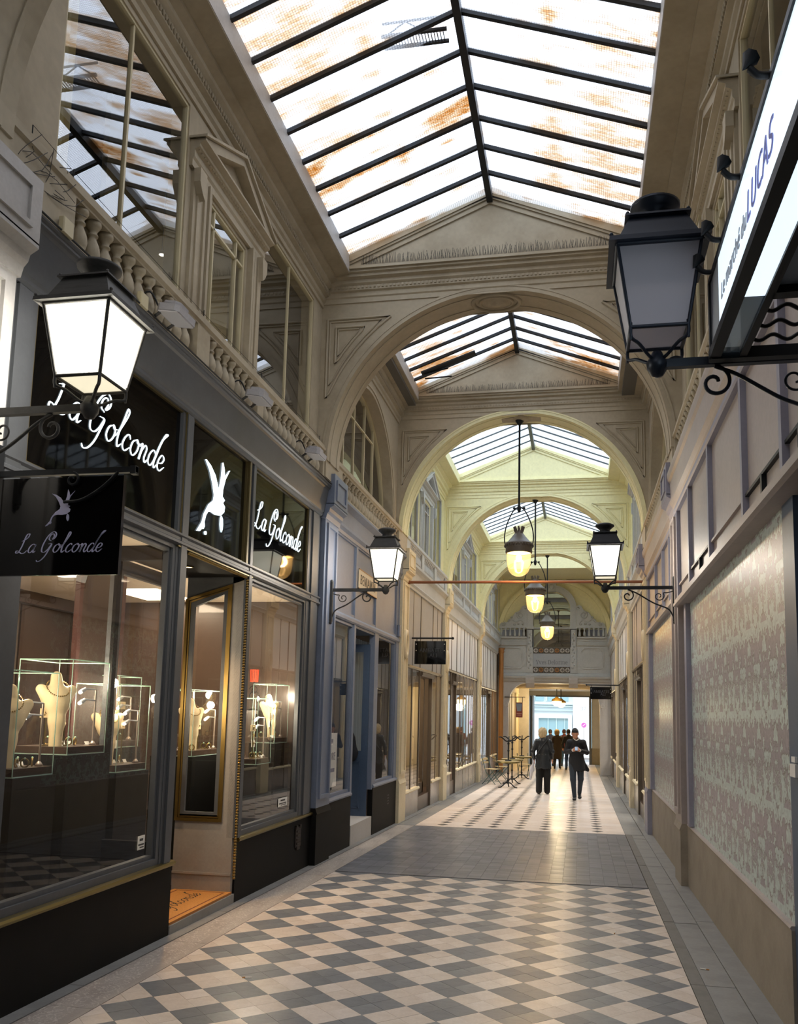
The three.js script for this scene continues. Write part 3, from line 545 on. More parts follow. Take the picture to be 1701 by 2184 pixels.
function scriptStrokes(text) {       // list of [letter, points] on a line from x = 0; total width
  let x = 0; const out = [];
  for (const ch of text) { if (ch === ' ') { x += 0.6; continue; } const [w, ...strokes] = SCRIPT[ch]; out.push([ch, strokes.map(pts => pts.map(([u, v]) => [x + u + v * SLANT, v]))]); x += w; }
  return [out, x];
}
function swell(pts3, r, out) {        // a stroke thicker where it goes down; out is the outward direction
  const c = new THREE.CatmullRomCurve3(pts3.map(p => V(...p)), false, 'centripetal'), n = pts3.length * 5, N = V(...out), P = [], ring = [];
  for (let i = 0; i <= n; i++) {
    const p = c.getPoint(i / n), t = c.getTangent(i / n), side = t.clone().cross(N).normalize(), down = Math.max(0, Math.abs(t.y) - 0.25), e = Math.min(1, Math.min(i, n - i) / 3), k = r * (0.55 + 1.0 * down) * (0.35 + 0.65 * e);
    ring.push([[-1, 0], [-0.6, 1], [0.6, 1], [1, 0]].map(([a, b]) => p.clone().addScaledVector(side, a * k).addScaledVector(N, b * r * 0.5).toArray()));
  }
  for (let i = 0; i < n; i++) for (let j = 0; j < 4; j++) { const a = ring[i][j], b = ring[i][(j + 1) % 4], d = ring[i + 1][(j + 1) % 4], e = ring[i + 1][j]; P.push(...a, ...b, ...d, ...a, ...d, ...e); }
  return geo(P, null, new Array(P.length / 3 * 2).fill(0));
}
const neonM = std({ color: 0xffffff, emissive: 0xdff4ff, emissiveIntensity: 1.5 });
const BIRD = [[-6.554, 3.805], [-6.648, 3.778], [-6.748, 3.718], [-6.801, 3.649], [-6.832, 3.582], [-6.86, 3.653], [-6.884, 3.745], [-6.897, 3.879], [-6.93, 3.821], [-6.944, 3.75], [-7.048, 3.849], [-6.962, 3.743], [-6.917, 3.632], [-6.913, 3.57], [-6.965, 3.547], [-6.931, 3.513], [-6.975, 3.488], [-6.964, 3.436], [-6.897, 3.389], [-6.801, 3.372], [-6.704, 3.378], [-6.639, 3.362], [-6.603, 3.324], [-6.577, 3.259], [-6.587, 3.221], [-6.567, 3.193], [-6.543, 3.194], [-6.501, 3.161], [-6.456, 3.154], [-6.547, 3.252], [-6.576, 3.329], [-6.657, 3.431], [-6.745, 3.489], [-6.758, 3.541], [-6.714, 3.636], [-6.643, 3.735]].map(([z, y]) => [-6.75 - z, y - 3.5]);      // bird outline about its middle, right positive
const DROP = [[0.17, -0.106], [0.2, -0.13], [0.209, -0.18], [0.205, -0.225], [0.187, -0.256], [0.163, -0.235], [0.15, -0.19], [0.152, -0.14]];
{
  // ----- the jeweller's front, first on the left -----
  const o = thing('shop_front', 'dark grey jewellery shop front with black glass fascia and white script, nearest on the left', 'shop front');
  const ZN = -3.94, ZF = -9.74, f = -0.2;
  part(o, 'stall_riser', [sb('L', -0.06, 0, f, 0.45, ZN, -6.29)], M.blackPanel);
  part(o, 'stall_riser', [sb('L', -0.06, 0, f, 0.45, -7.55, ZF)], M.blackPanel);
  for (const [a, b] of [[ZN, -6.29], [-7.55, ZF]]) part(o, 'brass_moulding', [moulding('L', [[-0.03, 0.435], [0.005, 0.435], [0.03, 0.445], [0.035, 0.46], [0.028, 0.475], [0, 0.482], [-0.03, 0.482]], a, b)], M.brass);
  const bars = [[ZN, -4.2], [-6.07, -6.26], [-7.5, -7.62], [-9.3, ZF]];
  for (const [a, b] of bars) part(o, 'window_post', [sb('L', -0.08, 0, 0.48, 4.05, a, b), sb('L', 0, 0.02, 0.48, 4.05, (a * 0.75 + b * 0.25), (a * 0.25 + b * 0.75))], M.shopDark);
  for (const [a, b] of [[-4.2, -6.07], [-7.62, -9.3]]) {
    part(o, 'window_frame', [frameOn('L', a, b, 0.48, 2.97, 0.045, -0.07, -0.005, 0.05, 0.05), frameOn('L', a - 0.045, b + 0.045, 0.53, 2.92, 0.03, -0.07, -0.025)], M.shopDark);
    part(o.children[o.children.length - 1], 'pane', sheet('L', -0.05, 0.55, 2.9, a - 0.07, b + 0.07), M.glass);
  }
  part(o, 'transom', [moulding('L', [[-0.08, 2.95], [0, 2.95], [0.03, 2.965], [0.03, 2.985], [0.015, 2.995], [0.015, 3.02], [0.03, 3.035], [0.03, 3.05], [0, 3.055], [-0.08, 3.055]], ZN, ZF)], M.shopDark);
  part(o, 'gilt_fillet', [moulding('L', [[0, 2.94], [0.018, 2.94], [0.018, 2.952], [0, 2.952]], -6.07, -7.62)], M.brass);
  const pn = [[-4.2, -6.11], [-6.15, -7.44], [-7.5, -9.3]];
  for (const [a, b] of pn) { part(o, 'fascia_glass', [sb('L', -0.07, -0.03, 3.06, 4.05, a, b)], M.blackGlass); part(o.children[o.children.length - 1], 'fascia_frame', [frameOn('L', a, b, 3.055, 4.06, 0.016, -0.03, -0.008)], M.bronzeGilt); }
  for (const z of [-6.13, -7.47]) part(o, 'fascia_post', [sb('L', -0.07, 0.012, 3.05, 4.08, z + 0.02, z - 0.02)], M.bronzeGilt);
  part(o, 'cornice', [moulding('L', [[-0.1, 4.06], [0.01, 4.06], [0.03, 4.075], [0.03, 4.1], [0.045, 4.115], [0.05, 4.14], [0.09, 4.38], [0.1, 4.4], [0.115, 4.41], [0.115, 4.43], [0.13, 4.44], [0.13, 4.452], [-0.1, 4.452]], ZN, ZF)], M.shopDark);
  // recessed entrance: jambs, reveal with a gilt-framed light, step, lintel
  part(o, 'rope_moulding', Array.from({ length: 110 }, (_, i) => ball(XL + 0.005, 0.12 + i * 0.0255, -7.515, 0.017, 0.8, 6)), M.gold).userData.kind = 'stuff';
  part(o, 'rope_moulding', Array.from({ length: 48 }, (_, i) => ball(XL + 0.005, 2.925, -6.28 - i * 0.0255, 0.015, 1, 6)), M.gold).userData.kind = 'stuff';
  const zr = -7.5, R = (u0, v0, u1, v1, u2, v2, u3, v3, w0, w1, hole) => prism([[u0, v0], [u1, v1], [u2, v2], [u3, v3]], w0, w1, toXY, hole ? [hole] : []);
  part(o, 'reveal_panel', [R(XL - 0.6, -0.05, XL - 0.02, -0.05, XL - 0.02, 0.68, XL - 0.6, 0.68, zr - 0.05, zr), R(XL - 0.6, 0.14, XL - 0.02, 0.14, XL - 0.02, 0.16, XL - 0.6, 0.16, zr, zr + 0.012), bx(XL - 0.13, XL - 0.02, 0.68, 2.93, zr - 0.05, zr)], M.doorGrey);
  const out4 = [[XL - 0.6, 0.62], [XL - 0.13, 0.62], [XL - 0.13, 2.86], [XL - 0.6, 2.72]], ins = (k) => [[XL - 0.6 + k, 0.62 + k], [XL - 0.13 - k, 0.62 + k], [XL - 0.13 - k, 2.85 - k], [XL - 0.6 + k, 2.73 - k]];
  part(o, 'gilt_frame', [prism(out4, zr - 0.03, zr + 0.02, toXY, [ins(0.028)]), prism(ins(0.034), zr - 0.03, zr + 0.008, toXY, [ins(0.046)])], M.gold);
  part(o, 'inner_frame', [prism(ins(0.028), zr - 0.03, zr, toXY, [ins(0.085)])], M.shopDark);
  { const q = ins(0.085), P = [], T = [0, 1, 2, 0, 2, 3]; for (const i of T) P.push(q[i][0], q[i][1], zr - 0.02); part(o, 'pane', geo(P, null, T.flatMap(i => q[i])), M.glass); }
  part(o, 'reveal_top', [prism([[XL - 0.6, 2.72], [XL - 0.02, 2.9], [XL - 0.02, 3.05], [XL - 0.6, 3.05]], zr - 0.05, zr, toXY)], M.shopDark);
  part(o, 'entrance_soffit', [bx(XL - 0.68, XL - 0.02, 2.93, 3.06, -6.24, -7.52)], M.blackPanel);
  part(o, 'side_light', [prism([[XL - 0.6, -0.05], [XL - 0.08, -0.05], [XL - 0.08, 3.0], [XL - 0.6, 3.0]], -6.2, -6.26, toXY, [[[XL - 0.57, 0.62], [XL - 0.1, 0.62], [XL - 0.1, 2.86], [XL - 0.57, 2.86]]])], M.blackPanel);
  { const q = [[XL - 0.57, 0.62], [XL - 0.1, 0.62], [XL - 0.1, 2.86], [XL - 0.57, 2.86]], P = [], T = [0, 1, 2, 0, 2, 3]; for (const i of T) P.push(...q[i], -6.23); part(o.children[o.children.length - 1], 'pane', geo(P, null, T.flatMap(i => q[i])), M.glass); }
  { const l = thing('ceiling_spot', 'small warm spotlight recessed in the soffit over the doormat', 'spotlight', [XL - 0.3, 2.926, -6.9]); part(l, 'ring', [lathe([[0.03, 0.004], [0.045, 0.004], [0.045, -0.006], [0.03, -0.006]], 16)], M.brass); part(l, 'lens', [lathe([[0.001, -0.003], [0.03, -0.003]], 16)], std({ color: 0xffffff, emissive: 0xffdca8, emissiveIntensity: 5 })); const s = new THREE.SpotLight(0xffcf94, 6, 0, 0.75, 0.5, 2); s.position.set(XL - 0.3, 2.91, -6.9); s.target.position.set(XL - 0.3, 0, -6.95); s.castShadow = true; scene.add(s, s.target); }
  part(o, 'door_step', [bx(XL - 0.62, XL + 0.005, -0.2, -0.025, -6.3, -7.54)], M.slate);
  const dr = thing('glass_door', 'narrow dark framed glass door set back in the jewellery shop entrance', 'door');
  part(dr, 'frame', [prism([[-6.27, -0.02], [-7.44, -0.02], [-7.44, 2.9], [-6.27, 2.9]], XL - 0.68, XL - 0.63, toZY, [[[-6.39, 0.2], [-7.32, 0.2], [-7.32, 2.78], [-6.39, 2.78]]])], M.shopDark);
  part(dr, 'pane', [sheet('L', -0.655, 0.2, 2.78, -6.39, -7.32)], M.glass); part(dr, 'handle', [rod([XL - 0.6, 0.9, -7.2], [XL - 0.6, 1.25, -7.2], 0.012), rod([XL - 0.6, 0.92, -7.2], [XL - 0.64, 0.92, -7.2], 0.008), rod([XL - 0.6, 1.23, -7.2], [XL - 0.64, 1.23, -7.2], 0.008)], M.brass);
  // doormat with the shop's name
  const mat = thing('doormat', 'orange coir doormat with dark script lettering on the jewellery shop step', 'doormat', [XL - 0.29, -0.025, -6.92]);
  const cv = document.createElement('canvas'); cv.width = 1024; cv.height = 512; const g = cv.getContext('2d');
  g.fillStyle = '#c98c46'; g.fillRect(0, 0, 1024, 512);
  for (let i = 0; i < 26000; i++) { const v = rnd(); g.fillStyle = v < 0.5 ? 'rgba(150,92,36,0.35)' : 'rgba(226,168,96,0.35)'; g.fillRect(rnd() * 1024, rnd() * 512, 3, 3); }
  g.strokeStyle = '#6d3620'; g.lineWidth = 13; g.strokeRect(52, 46, 920, 420);
  const [st, wid] = scriptStrokes('La Golconde'); g.strokeStyle = '#3d3122'; g.lineWidth = 9; g.lineCap = g.lineJoin = 'round';
  for (const [, ps] of st) for (const p of ps) { const c = new THREE.CatmullRomCurve3(p.map(q => V(q[0], q[1], 0)), false, 'centripetal').getPoints(p.length * 6); g.beginPath(); c.forEach((q, i) => g[i ? 'lineTo' : 'moveTo'](140 + q.x * 740 / wid, 315 - q.y * 740 / wid)); g.stroke(); }
  const mt = new THREE.CanvasTexture(cv); mt.colorSpace = THREE.SRGBColorSpace;
  const top = new THREE.PlaneGeometry(1.2, 0.56); top.rotateX(-Math.PI / 2); top.rotateY(Math.PI / 2); top.translate(0, 0.021, 0);
  part(mat, 'pile', [top], std({ map: mt, roughness: 0.95, bumpMap: grain, bumpScale: 0.004 }));
  part(mat, 'backing', [bx(-0.28, 0.28, 0, 0.02, -0.6, 0.6)], std({ color: 0xa8703a, roughness: 0.95 }));
  // small things fixed to the front
  const vent = (z, label, m) => { const v = thing('vent_plate', label, 'vent', [XL + 0.001, 0.24, z]); part(v, 'plate', [bx(0, 0.01, -0.1, 0.12, -0.09, 0.09), ...[-0.06, 0.06].map(k => bx(0, 0.016, 0.1, 0.14, k - 0.02, k + 0.02)), bx(0, 0.016, -0.13, -0.09, -0.05, 0.05)], m); for (let i = 0; i < 4; i++) part(v, 'louvre', [bx(0.01, 0.02, -0.07 + i * 0.045, -0.05 + i * 0.045, -0.06, 0.06)], m); };
  vent(-9.3, 'ornate cast iron vent plate on the black jewellery shop riser', std({ color: 0x3a302b, roughness: 0.5, metalness: 0.4 })); vent(-13.8, 'small dark vent plate under the farther window of the blue shop', M.iron);
  const stk = (z, y, w, h, label) => { const v = thing('sticker', label, 'sticker', [XL - 0.045, y, z]); part(v, 'label_paper', [bx(0, 0.002, 0, h, -w, 0)], M.paper); part(v, 'print', [bx(0.002, 0.003, h * 0.62, h * 0.8, -w * 0.75, -w * 0.25), bx(0.002, 0.003, h * 0.3, h * 0.42, -w * 0.9, -w * 0.1), bx(0.002, 0.003, h * 0.12, h * 0.2, -w * 0.9, -w * 0.3)], M.lead); };
  stk(-8.75, 0.63, 0.28, 0.09, 'white printed sticker in the corner of the right jewellery window'); stk(-5.82, 0.62, 0.1, 0.1, 'plain pale sticker in the corner of the nearest jewellery window');
}
// white script over the jeweller's
function scriptSign(z0, z1, y, label) {
  const o = thing('illuminated_sign', label, 'sign'), [st, w] = scriptStrokes('La Golconde'), k = Math.abs(z1 - z0) / (w + 0.6);
  st.forEach(([ch, ps]) => part(o, 'letter', [...ps.map(p => swell(p.map(([u, v]) => [XL - 0.0265, y + v * k, z0 - u * k]), 0.0072, [1, 0, 0])), ...[ps[0][0], ps[0][ps[0].length - 1]].map(([u, v]) => rod([XL - 0.032, y + v * k, z0 - u * k], [XL - 0.0255, y + v * k, z0 - u * k], 0.003, 0.003, 4))], neonM));
}
scriptSign(-4.42, -5.9, 3.47, 'glowing white script lettering on the nearest black glass panel');
scriptSign(-7.7, -9.16, 3.48, 'glowing white script lettering on the farthest black glass panel of the jewellery shop');
{
  const o = thing('illuminated_sign', 'glowing white hummingbird emblem with a hanging drop between the two scripts', 'sign', [XL - 0.03, 3.5, -6.75]);
  part(o, 'bird', [prism(BIRD.map(([u, v]) => [-u, v]), 0, 0.014, toZY)], neonM); part(o, 'drop', [prism(DROP.map(([u, v]) => [-u, v]), 0, 0.012, toZY)], std({ color: 0xe8f2f6, emissive: 0xcfe4ee, emissiveIntensity: 0.8 }));
  part(o, 'dot', [at(new THREE.CylinderGeometry(0.016, 0.016, 0.012, 12).rotateZ(Math.PI / 2), 0.006, -0.33, 0.13)], neonM);
}
// ----- the blue-grey shop, second on the left -----
{
  const o = thing('shop_front', 'blue grey shop front with a beige plaque, second on the left behind the lantern', 'shop front'), Z0 = -10.3, Z1 = -14.4;
  for (const [a, b] of [[Z0, -11.46], [-12.72, Z1]]) { part(o, 'stall_riser', [sb('L', -0.06, 0.02, -0.25, 0.52, a, b)], M.blackPanel); part(o, 'sill', [moulding('L', [[-0.06, 0.52], [0.035, 0.52], [0.04, 0.54], [0.02, 0.57], [-0.06, 0.57]], a, b)], M.shopBlue); }
  for (const [a, b] of [[Z0, -10.45], [-11.43, -11.52], [-12.66, -12.9], [-14.2, Z1]]) part(o, 'post', [sb('L', -0.08, 0.01, 0.5, 4.05, a, b)], M.shopBlue);
  for (const [a, b] of [[-10.45, -11.43], [-12.9, -14.2]]) { part(o, 'window_frame', [frameOn('L', a, b, 0.57, 2.9, 0.04, -0.06, -0.01)], M.shopBlue); part(o, 'pane', sheet('L', -0.04, 0.61, 2.86, a - 0.04, b + 0.04), M.glass); }
  part(o, 'transom', [moulding('L', [[-0.08, 2.9], [0.01, 2.9], [0.03, 2.92], [0.03, 2.96], [0.01, 2.99], [-0.08, 2.99]], Z0, Z1)], M.shopBlue);
  for (const [a, b] of [[-10.45, -11.5], [-11.5, -12.75], [-12.75, -14.2]]) { part(o, 'upper_panel', [sb('L', -0.06, -0.02, 2.99, 4.05, a, b)], M.shopBlue); part(o, 'panel_frame', [frameOn('L', a, b, 2.99, 4.05, 0.035, -0.02, 0.005)], M.shopBlue); }
  part(o, 'cornice', [moulding('L', [[-0.1, 4.04], [0.02, 4.04], [0.03, 4.08], [0.06, 4.12], [0.06, 4.15], [0.05, 4.16], [0.06, 4.36], [0.09, 4.39], [0.12, 4.42], [0.12, 4.452], [-0.1, 4.452]], Z0, Z1)], M.shopBlue);
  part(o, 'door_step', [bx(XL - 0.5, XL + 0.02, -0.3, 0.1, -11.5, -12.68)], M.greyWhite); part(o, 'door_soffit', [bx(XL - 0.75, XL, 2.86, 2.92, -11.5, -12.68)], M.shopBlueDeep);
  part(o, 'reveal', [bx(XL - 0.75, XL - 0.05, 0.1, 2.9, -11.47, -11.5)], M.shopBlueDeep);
  const d = thing('shop_door', 'open blue half-glazed door of the second shop on the left', 'door', [XL - 0.06, 0.1, -12.64]);
  part(d, 'frame', [prism([[0, 0], [-0.72, 0], [-0.72, 2.62], [0, 2.62]], -0.02, 0.02, toXY, [[[-0.1, 0.98], [-0.62, 0.98], [-0.62, 2.5], [-0.1, 2.5]]]), bx(-0.6, -0.12, 0.12, 0.14, 0.02, 0.03), bx(-0.6, -0.12, 0.8, 0.82, 0.02, 0.03), bx(-0.61, -0.59, 0.12, 0.82, 0.02, 0.03), bx(-0.13, -0.11, 0.12, 0.82, 0.02, 0.03)], M.shopBlueDeep);
  { const P = [], q = [[-0.62, 0.98], [-0.1, 0.98], [-0.1, 2.5], [-0.62, 2.5]]; for (const i of [0, 1, 2, 0, 2, 3]) P.push(...q[i], 0); part(d, 'pane', geo(P, null, [0, 1, 2, 0, 2, 3].flatMap(i => q[i])), M.glass); }
  part(d.children[0], 'handle', [rod([-0.66, 0.95, 0.05], [-0.66, 1.1, 0.05], 0.012), rod([-0.66, 1.02, 0.02], [-0.66, 1.02, 0.05], 0.008)], M.brass);
  const bag = thing('dark_coat', 'dark garment hanging over the open blue shop door', 'coat', [XL - 0.38, 1.0, -12.56]); part(bag, 'cloth', [nets(union([bone([0, 0.55, 0], [0.02, 0.25, 0], 0.04, 0.09, 0.5), bone([0.02, 0.25, 0], [0.03, 0.06, 0], 0.1, 0.17, 0.4)], 0.06), [-0.2, -0.15, -0.12], [0.26, 0.65, 0.12], 0.02)], std({ color: 0x181a20, roughness: 0.8 }));
  const font = await new FontLoader().loadAsync('fonts/droid/droid_sans_regular.typeface.json');
  const pl = thing('name_plaque', 'beige plaque with thin dark capital letters on the blue grey shop panels', 'sign', [XL + 0.012, 3.44, -11.55]);
  part(pl, 'board', [bx(0, 0.012, 0, 0.29, -1.1, 0)], std({ color: 0xd8c6a8, roughness: 0.6 })); part(pl, 'edge', [bx(0, 0.016, 0, 0.012, -1.1, 0), bx(0, 0.016, 0.278, 0.29, -1.1, 0)], M.wood);
  const tg = new TextGeometry('BENJAMIN', { font, size: 0.14, depth: 0.004, curveSegments: 4 }); tg.rotateY(Math.PI / 2); tg.translate(0.011, 0.075, -0.06); part(pl.children[0], 'lettering', [tg], M.iron);
  const sgn = thing('window_notice', 'pale printed notice standing in the near window of the blue grey shop', 'notice', [XL - 0.14, 0.66, -10.62]);
  part(sgn, 'board', [bx(0, 0.01, 0, 0.72, -0.6, 0)], M.paper);
  const t1 = new TextGeometry('VENDRE', { font, size: 0.1, depth: 0.003, curveSegments: 3 }); t1.rotateY(Math.PI / 2); t1.translate(0.01, 0.36, -0.02);
  part(sgn.children[0], 'lettering', [t1, bx(0.01, 0.012, 0.2, 0.25, -0.5, -0.06), bx(0.01, 0.012, 0.58, 0.64, -0.4, -0.15)], M.lilac);
  const box = thing('junction_box', 'small blue electrical box on the post right of the name plaque', 'electrical box', [XL + 0.01, 3.0, -14.28]); part(box, 'cover', [cbx(0, 0.05, 0, 0.2, -0.05, 0.05, 0.01)], M.shopBlue); part(box, 'conduit', [rod([0.02, 0.2, 0], [0.02, 1.0, 0], 0.01)], M.shopBlue);
  const cl = thing('curtain', 'grey white curtain hanging inside the blue grey shop window', 'curtain', [XL - 0.35, 0.6, -10.5]); const P = []; for (let i = 0; i <= 60; i++) P.push([0.025 * Math.sin(i * 0.8), -i * 0.0145]); part(cl, 'cloth', [prism([...P, ...P.map(([a, b]) => [a - 0.006, b]).reverse()], 0, 2.25, (u, v, w) => [u, w, v])], std({ color: 0xb8b4a8, roughness: 0.9 }));
  const cl2 = thing('curtain', 'grey blue curtain hanging inside the window beyond the blue shop door', 'curtain', [XL - 0.4, 0.6, -12.95]); part(cl2, 'cloth', [prism([...P, ...P.map(([a, b]) => [a - 0.006, b]).reverse()], 0, 2.25, (u, v, w) => [u, w, v * 1.4])], std({ color: 0x8d979b, roughness: 0.9 }));
  shopLight(-4.8, 3.3, -12.3, 0.8, 0.8, 9, 0xfff0dc, 'ceiling light inside the blue grey shop');
}
// ----- metal-framed shops farther on, both sides -----
function shopFront(s, Z0, Z1, div, door, opt) {
  const o = thing('shop_front', opt.label, 'shop front'), fl = fy(Z1) - 0.08, pt = opt.plinth, tr = opt.transom, top = 4.02, n = div.length - 1, dk = M.bronze;
  for (let i = 0; i < n; i++) {
    const a = div[i], b = div[i + 1];
    part(o, 'post', [sb(s, -0.08, 0.0, i === door || i === door + 1 ? fl : pt, top, a + 0.03, a - 0.03)], opt.post || dk);
    part(o, 'upper_panel', [sb(s, -0.05, -0.01, tr + 0.03, top, a - 0.03, b + 0.03)], opt.panel);
    const m2 = (a + b) / 2;
    if (opt.fine) part(o, 'glazing_bar', [sb(s, -0.05, -0.004, i === door ? 2.5 : pt + 0.05, i === door ? tr : top, m2 + 0.014, m2 - 0.014)], dk);
    if (i === door) {
      part(o, 'door_frame', [frameOn(s, a - 0.03, b + 0.03, fl + 0.05, tr, 0.09, -0.22, -0.16, 0.1, 0.12), sb(s, -0.22, -0.16, fl + 0.05, fl + 0.6, a - 0.03, b + 0.03), moulding(s, [[-0.2, 2.42], [0.03, 2.42], [0.05, 2.45], [0.05, 2.5], [-0.2, 2.5]], a - 0.02, b + 0.02)], M.bronze);
      part(o, 'pane', sheet(s, -0.19, fl + 0.6, tr - 0.1, a - 0.1, b + 0.1), M.glass);
      part(o, 'door_step', [sb(s, -0.3, 0.02, fl - 0.1, fl + 0.06, a, b)], M.slate);
      continue;
    }
    part(o, 'stall_riser', [sb(s, -0.06, 0.0, fl, pt, a - 0.03, b + 0.03)], M.marble);
    part(o, 'sill', [moulding(s, [[-0.06, pt], [0.03, pt], [0.04, pt + 0.02], [0.02, pt + 0.05], [-0.06, pt + 0.05]], a, b)], opt.sill || M.cream);
    part(o, 'pane', sheet(s, -0.014, pt + 0.05, tr, a - 0.03, b + 0.03), M.shopGlass);
  }
  part(o, 'post', [sb(s, -0.08, 0.0, pt, top, div[n] + 0.03, div[n] - 0.03)], opt.post || dk);
  part(o, 'transom', [moulding(s, [[-0.06, tr - 0.03], [0.01, tr - 0.03], [0.018, tr], [0.01, tr + 0.03], [-0.06, tr + 0.03]], Z0, Z1)], opt.post || dk);
  part(o, 'cornice', [moulding(s, [[-0.1, 4.02], [0.02, 4.02], [0.03, 4.06], [0.06, 4.1], [0.05, 4.12], [0.06, 4.34], [0.09, 4.38], [0.13, 4.41], [0.13, 4.452], [-0.1, 4.452]], Z0, Z1)], M.joinery);
  return o;
}
const milky = std({ color: 0xe9e8e6, roughness: 0.45 }), smoke = paint(0x9b9894, 0x86837f, 0.4, 0.5, 1);
const steps = (a, b, n) => Array.from({ length: n + 1 }, (_, i) => a + (b - a) * i / n);
shopFront('L', -14.95, -19.2, [-15.0, -16.53, -17.95, -19.12], 1, { label: 'bronze framed shop front with grey upper panels, third on the left by the cream pilaster', plinth: 0.2, transom: 2.55, panel: smoke, fine: true });
shopFront('L', -19.7, -26.05, [-19.75, -20.7, -21.6, -23.0, -24.2, -25.2, -25.98], 1, { label: 'shop front with tall milky upper panes, fourth on the left before the cafe tables', plinth: 0.22, transom: 2.75, panel: milky, fine: true });
shopFront('L', -26.55, -32.3, steps(-26.6, -32.25, 5), 2, { label: 'narrow paned cafe front, last on the left behind the bistro tables', plinth: 0.2, transom: 2.6, panel: milky, fine: true });
shopFront('R', -14.95, -19.2, [-15.0, -16.3, -17.75, -19.12], 1, { label: 'dark framed shop front just past the second papered boarding on the right', plinth: 0.3, transom: 2.7, panel: M.panelR, fine: true, sill: M.cream });
shopFront('R', -19.7, -26.05, steps(-19.75, -25.98, 5), 2, { label: 'tall glazed shop front, second of the glazed fronts on the right', plinth: 0.22, transom: 2.7, panel: milky, fine: true });
shopFront('R', -26.55, -32.9, steps(-26.6, -32.8, 5), 3, { label: 'glazed shop front, farthest on the right near the black hanging sign', plinth: 0.2, transom: 2.6, panel: milky, fine: true });
shopLight(-4.6, 3.4, -17, 1.4, 1.4, 14, 0xffdcae, 'warm ceiling light in the third shop on the left');
shopLight(-4.6, 3.4, -22.8, 1.6, 2.4, 14, 0xfff2e2, 'ceiling light in the fourth shop on the left');
shopLight(-4.6, 3.4, -29.5, 1.4, 2.4, 10, 0xffe2b8, 'ceiling light in the cafe on the left');
shopLight(2.8, 3.4, -17, 1.4, 2, 10, 0xfff2e2, 'ceiling light in the first glazed shop on the right');
shopLight(2.8, 3.4, -22.8, 1.4, 2.4, 10, 0xfff2e2, 'ceiling light in the second glazed shop on the right');
shopLight(2.8, 3.4, -29.5, 1.4, 2.4, 10, 0xfff2e2, 'ceiling light in the farthest glazed shop on the right');
// ---------- right-hand side, near: papered boarding under panelled fronts ----------
function damask(s, rowsPink) {       // mirrored ornament, alternate rows offset; pale sage on mauve
  const z = 512, f = fbm(z, 64, s, 4), g2 = fbm(z, 16, s + 31, 3), speck = fbm(z, 8, s + 3, 2);
  return texture(z, (i, j) => {
    const half = z / 4, row = (j * 2 / z) | 0, ii = (i + (row ? half : 0)) % (z / 2), u = ii < half ? ii : z / 2 - 1 - ii, jj = j % (z / 2), k = jj * z + u;
    const cx = u / half, cy = jj / (z / 2), leaf = Math.sin(cy * 6.28 * 3 + cx * 5) * 0.06 + Math.cos(cx * 9.4) * 0.05;
    const q = (j * z + i), v = f[k] * 0.5 + g2[k] * 0.36 + speck[q] * 0.14 + leaf * 0.6, on = v > 0.5 - 0.04 * Math.sin(cy * 6.28);
    let c = on ? [0.74, 0.79, 0.77] : mixc([0.63, 0.60, 0.62], [0.66, 0.60, 0.60], rowsPink);
    const edge = Math.abs(v - 0.5) < 0.02; if (edge) c = [0.52, 0.49, 0.47];
    return c.map(q => q * (0.9 + 0.2 * speck[j * z + i]));
  }, 1.0, true, 1.15);
}
const wall1 = std({ map: damask(611, 0), roughness: 0.42, metalness: 0.05 }), wall2 = std({ map: damask(733, 0.5), roughness: 0.36, metalness: 0.08 });
function boarding(z0, z1, y0, y1, m, label) {
  const o = thing('papered_boarding', label, 'boarding');
  const n = 3; for (let i = 0; i < n; i++) { const a = z0 + (z1 - z0) * i / n, b = z0 + (z1 - z0) * (i + 1) / n; part(o, 'board', [sb('R', -0.07, -0.03, y0, y1, a - 0.0015, b + 0.0015)], m); }
  return o;
}
boarding(-5.12, -9.4, 0.5, 2.96, wall1, 'large boarding covered in shiny sage and mauve damask paper, nearest on the right');
boarding(-10.9, -14.32, 0.5, 3.06, wall2, 'smaller papered boarding with an orange sheen, second on the right past the pilaster');
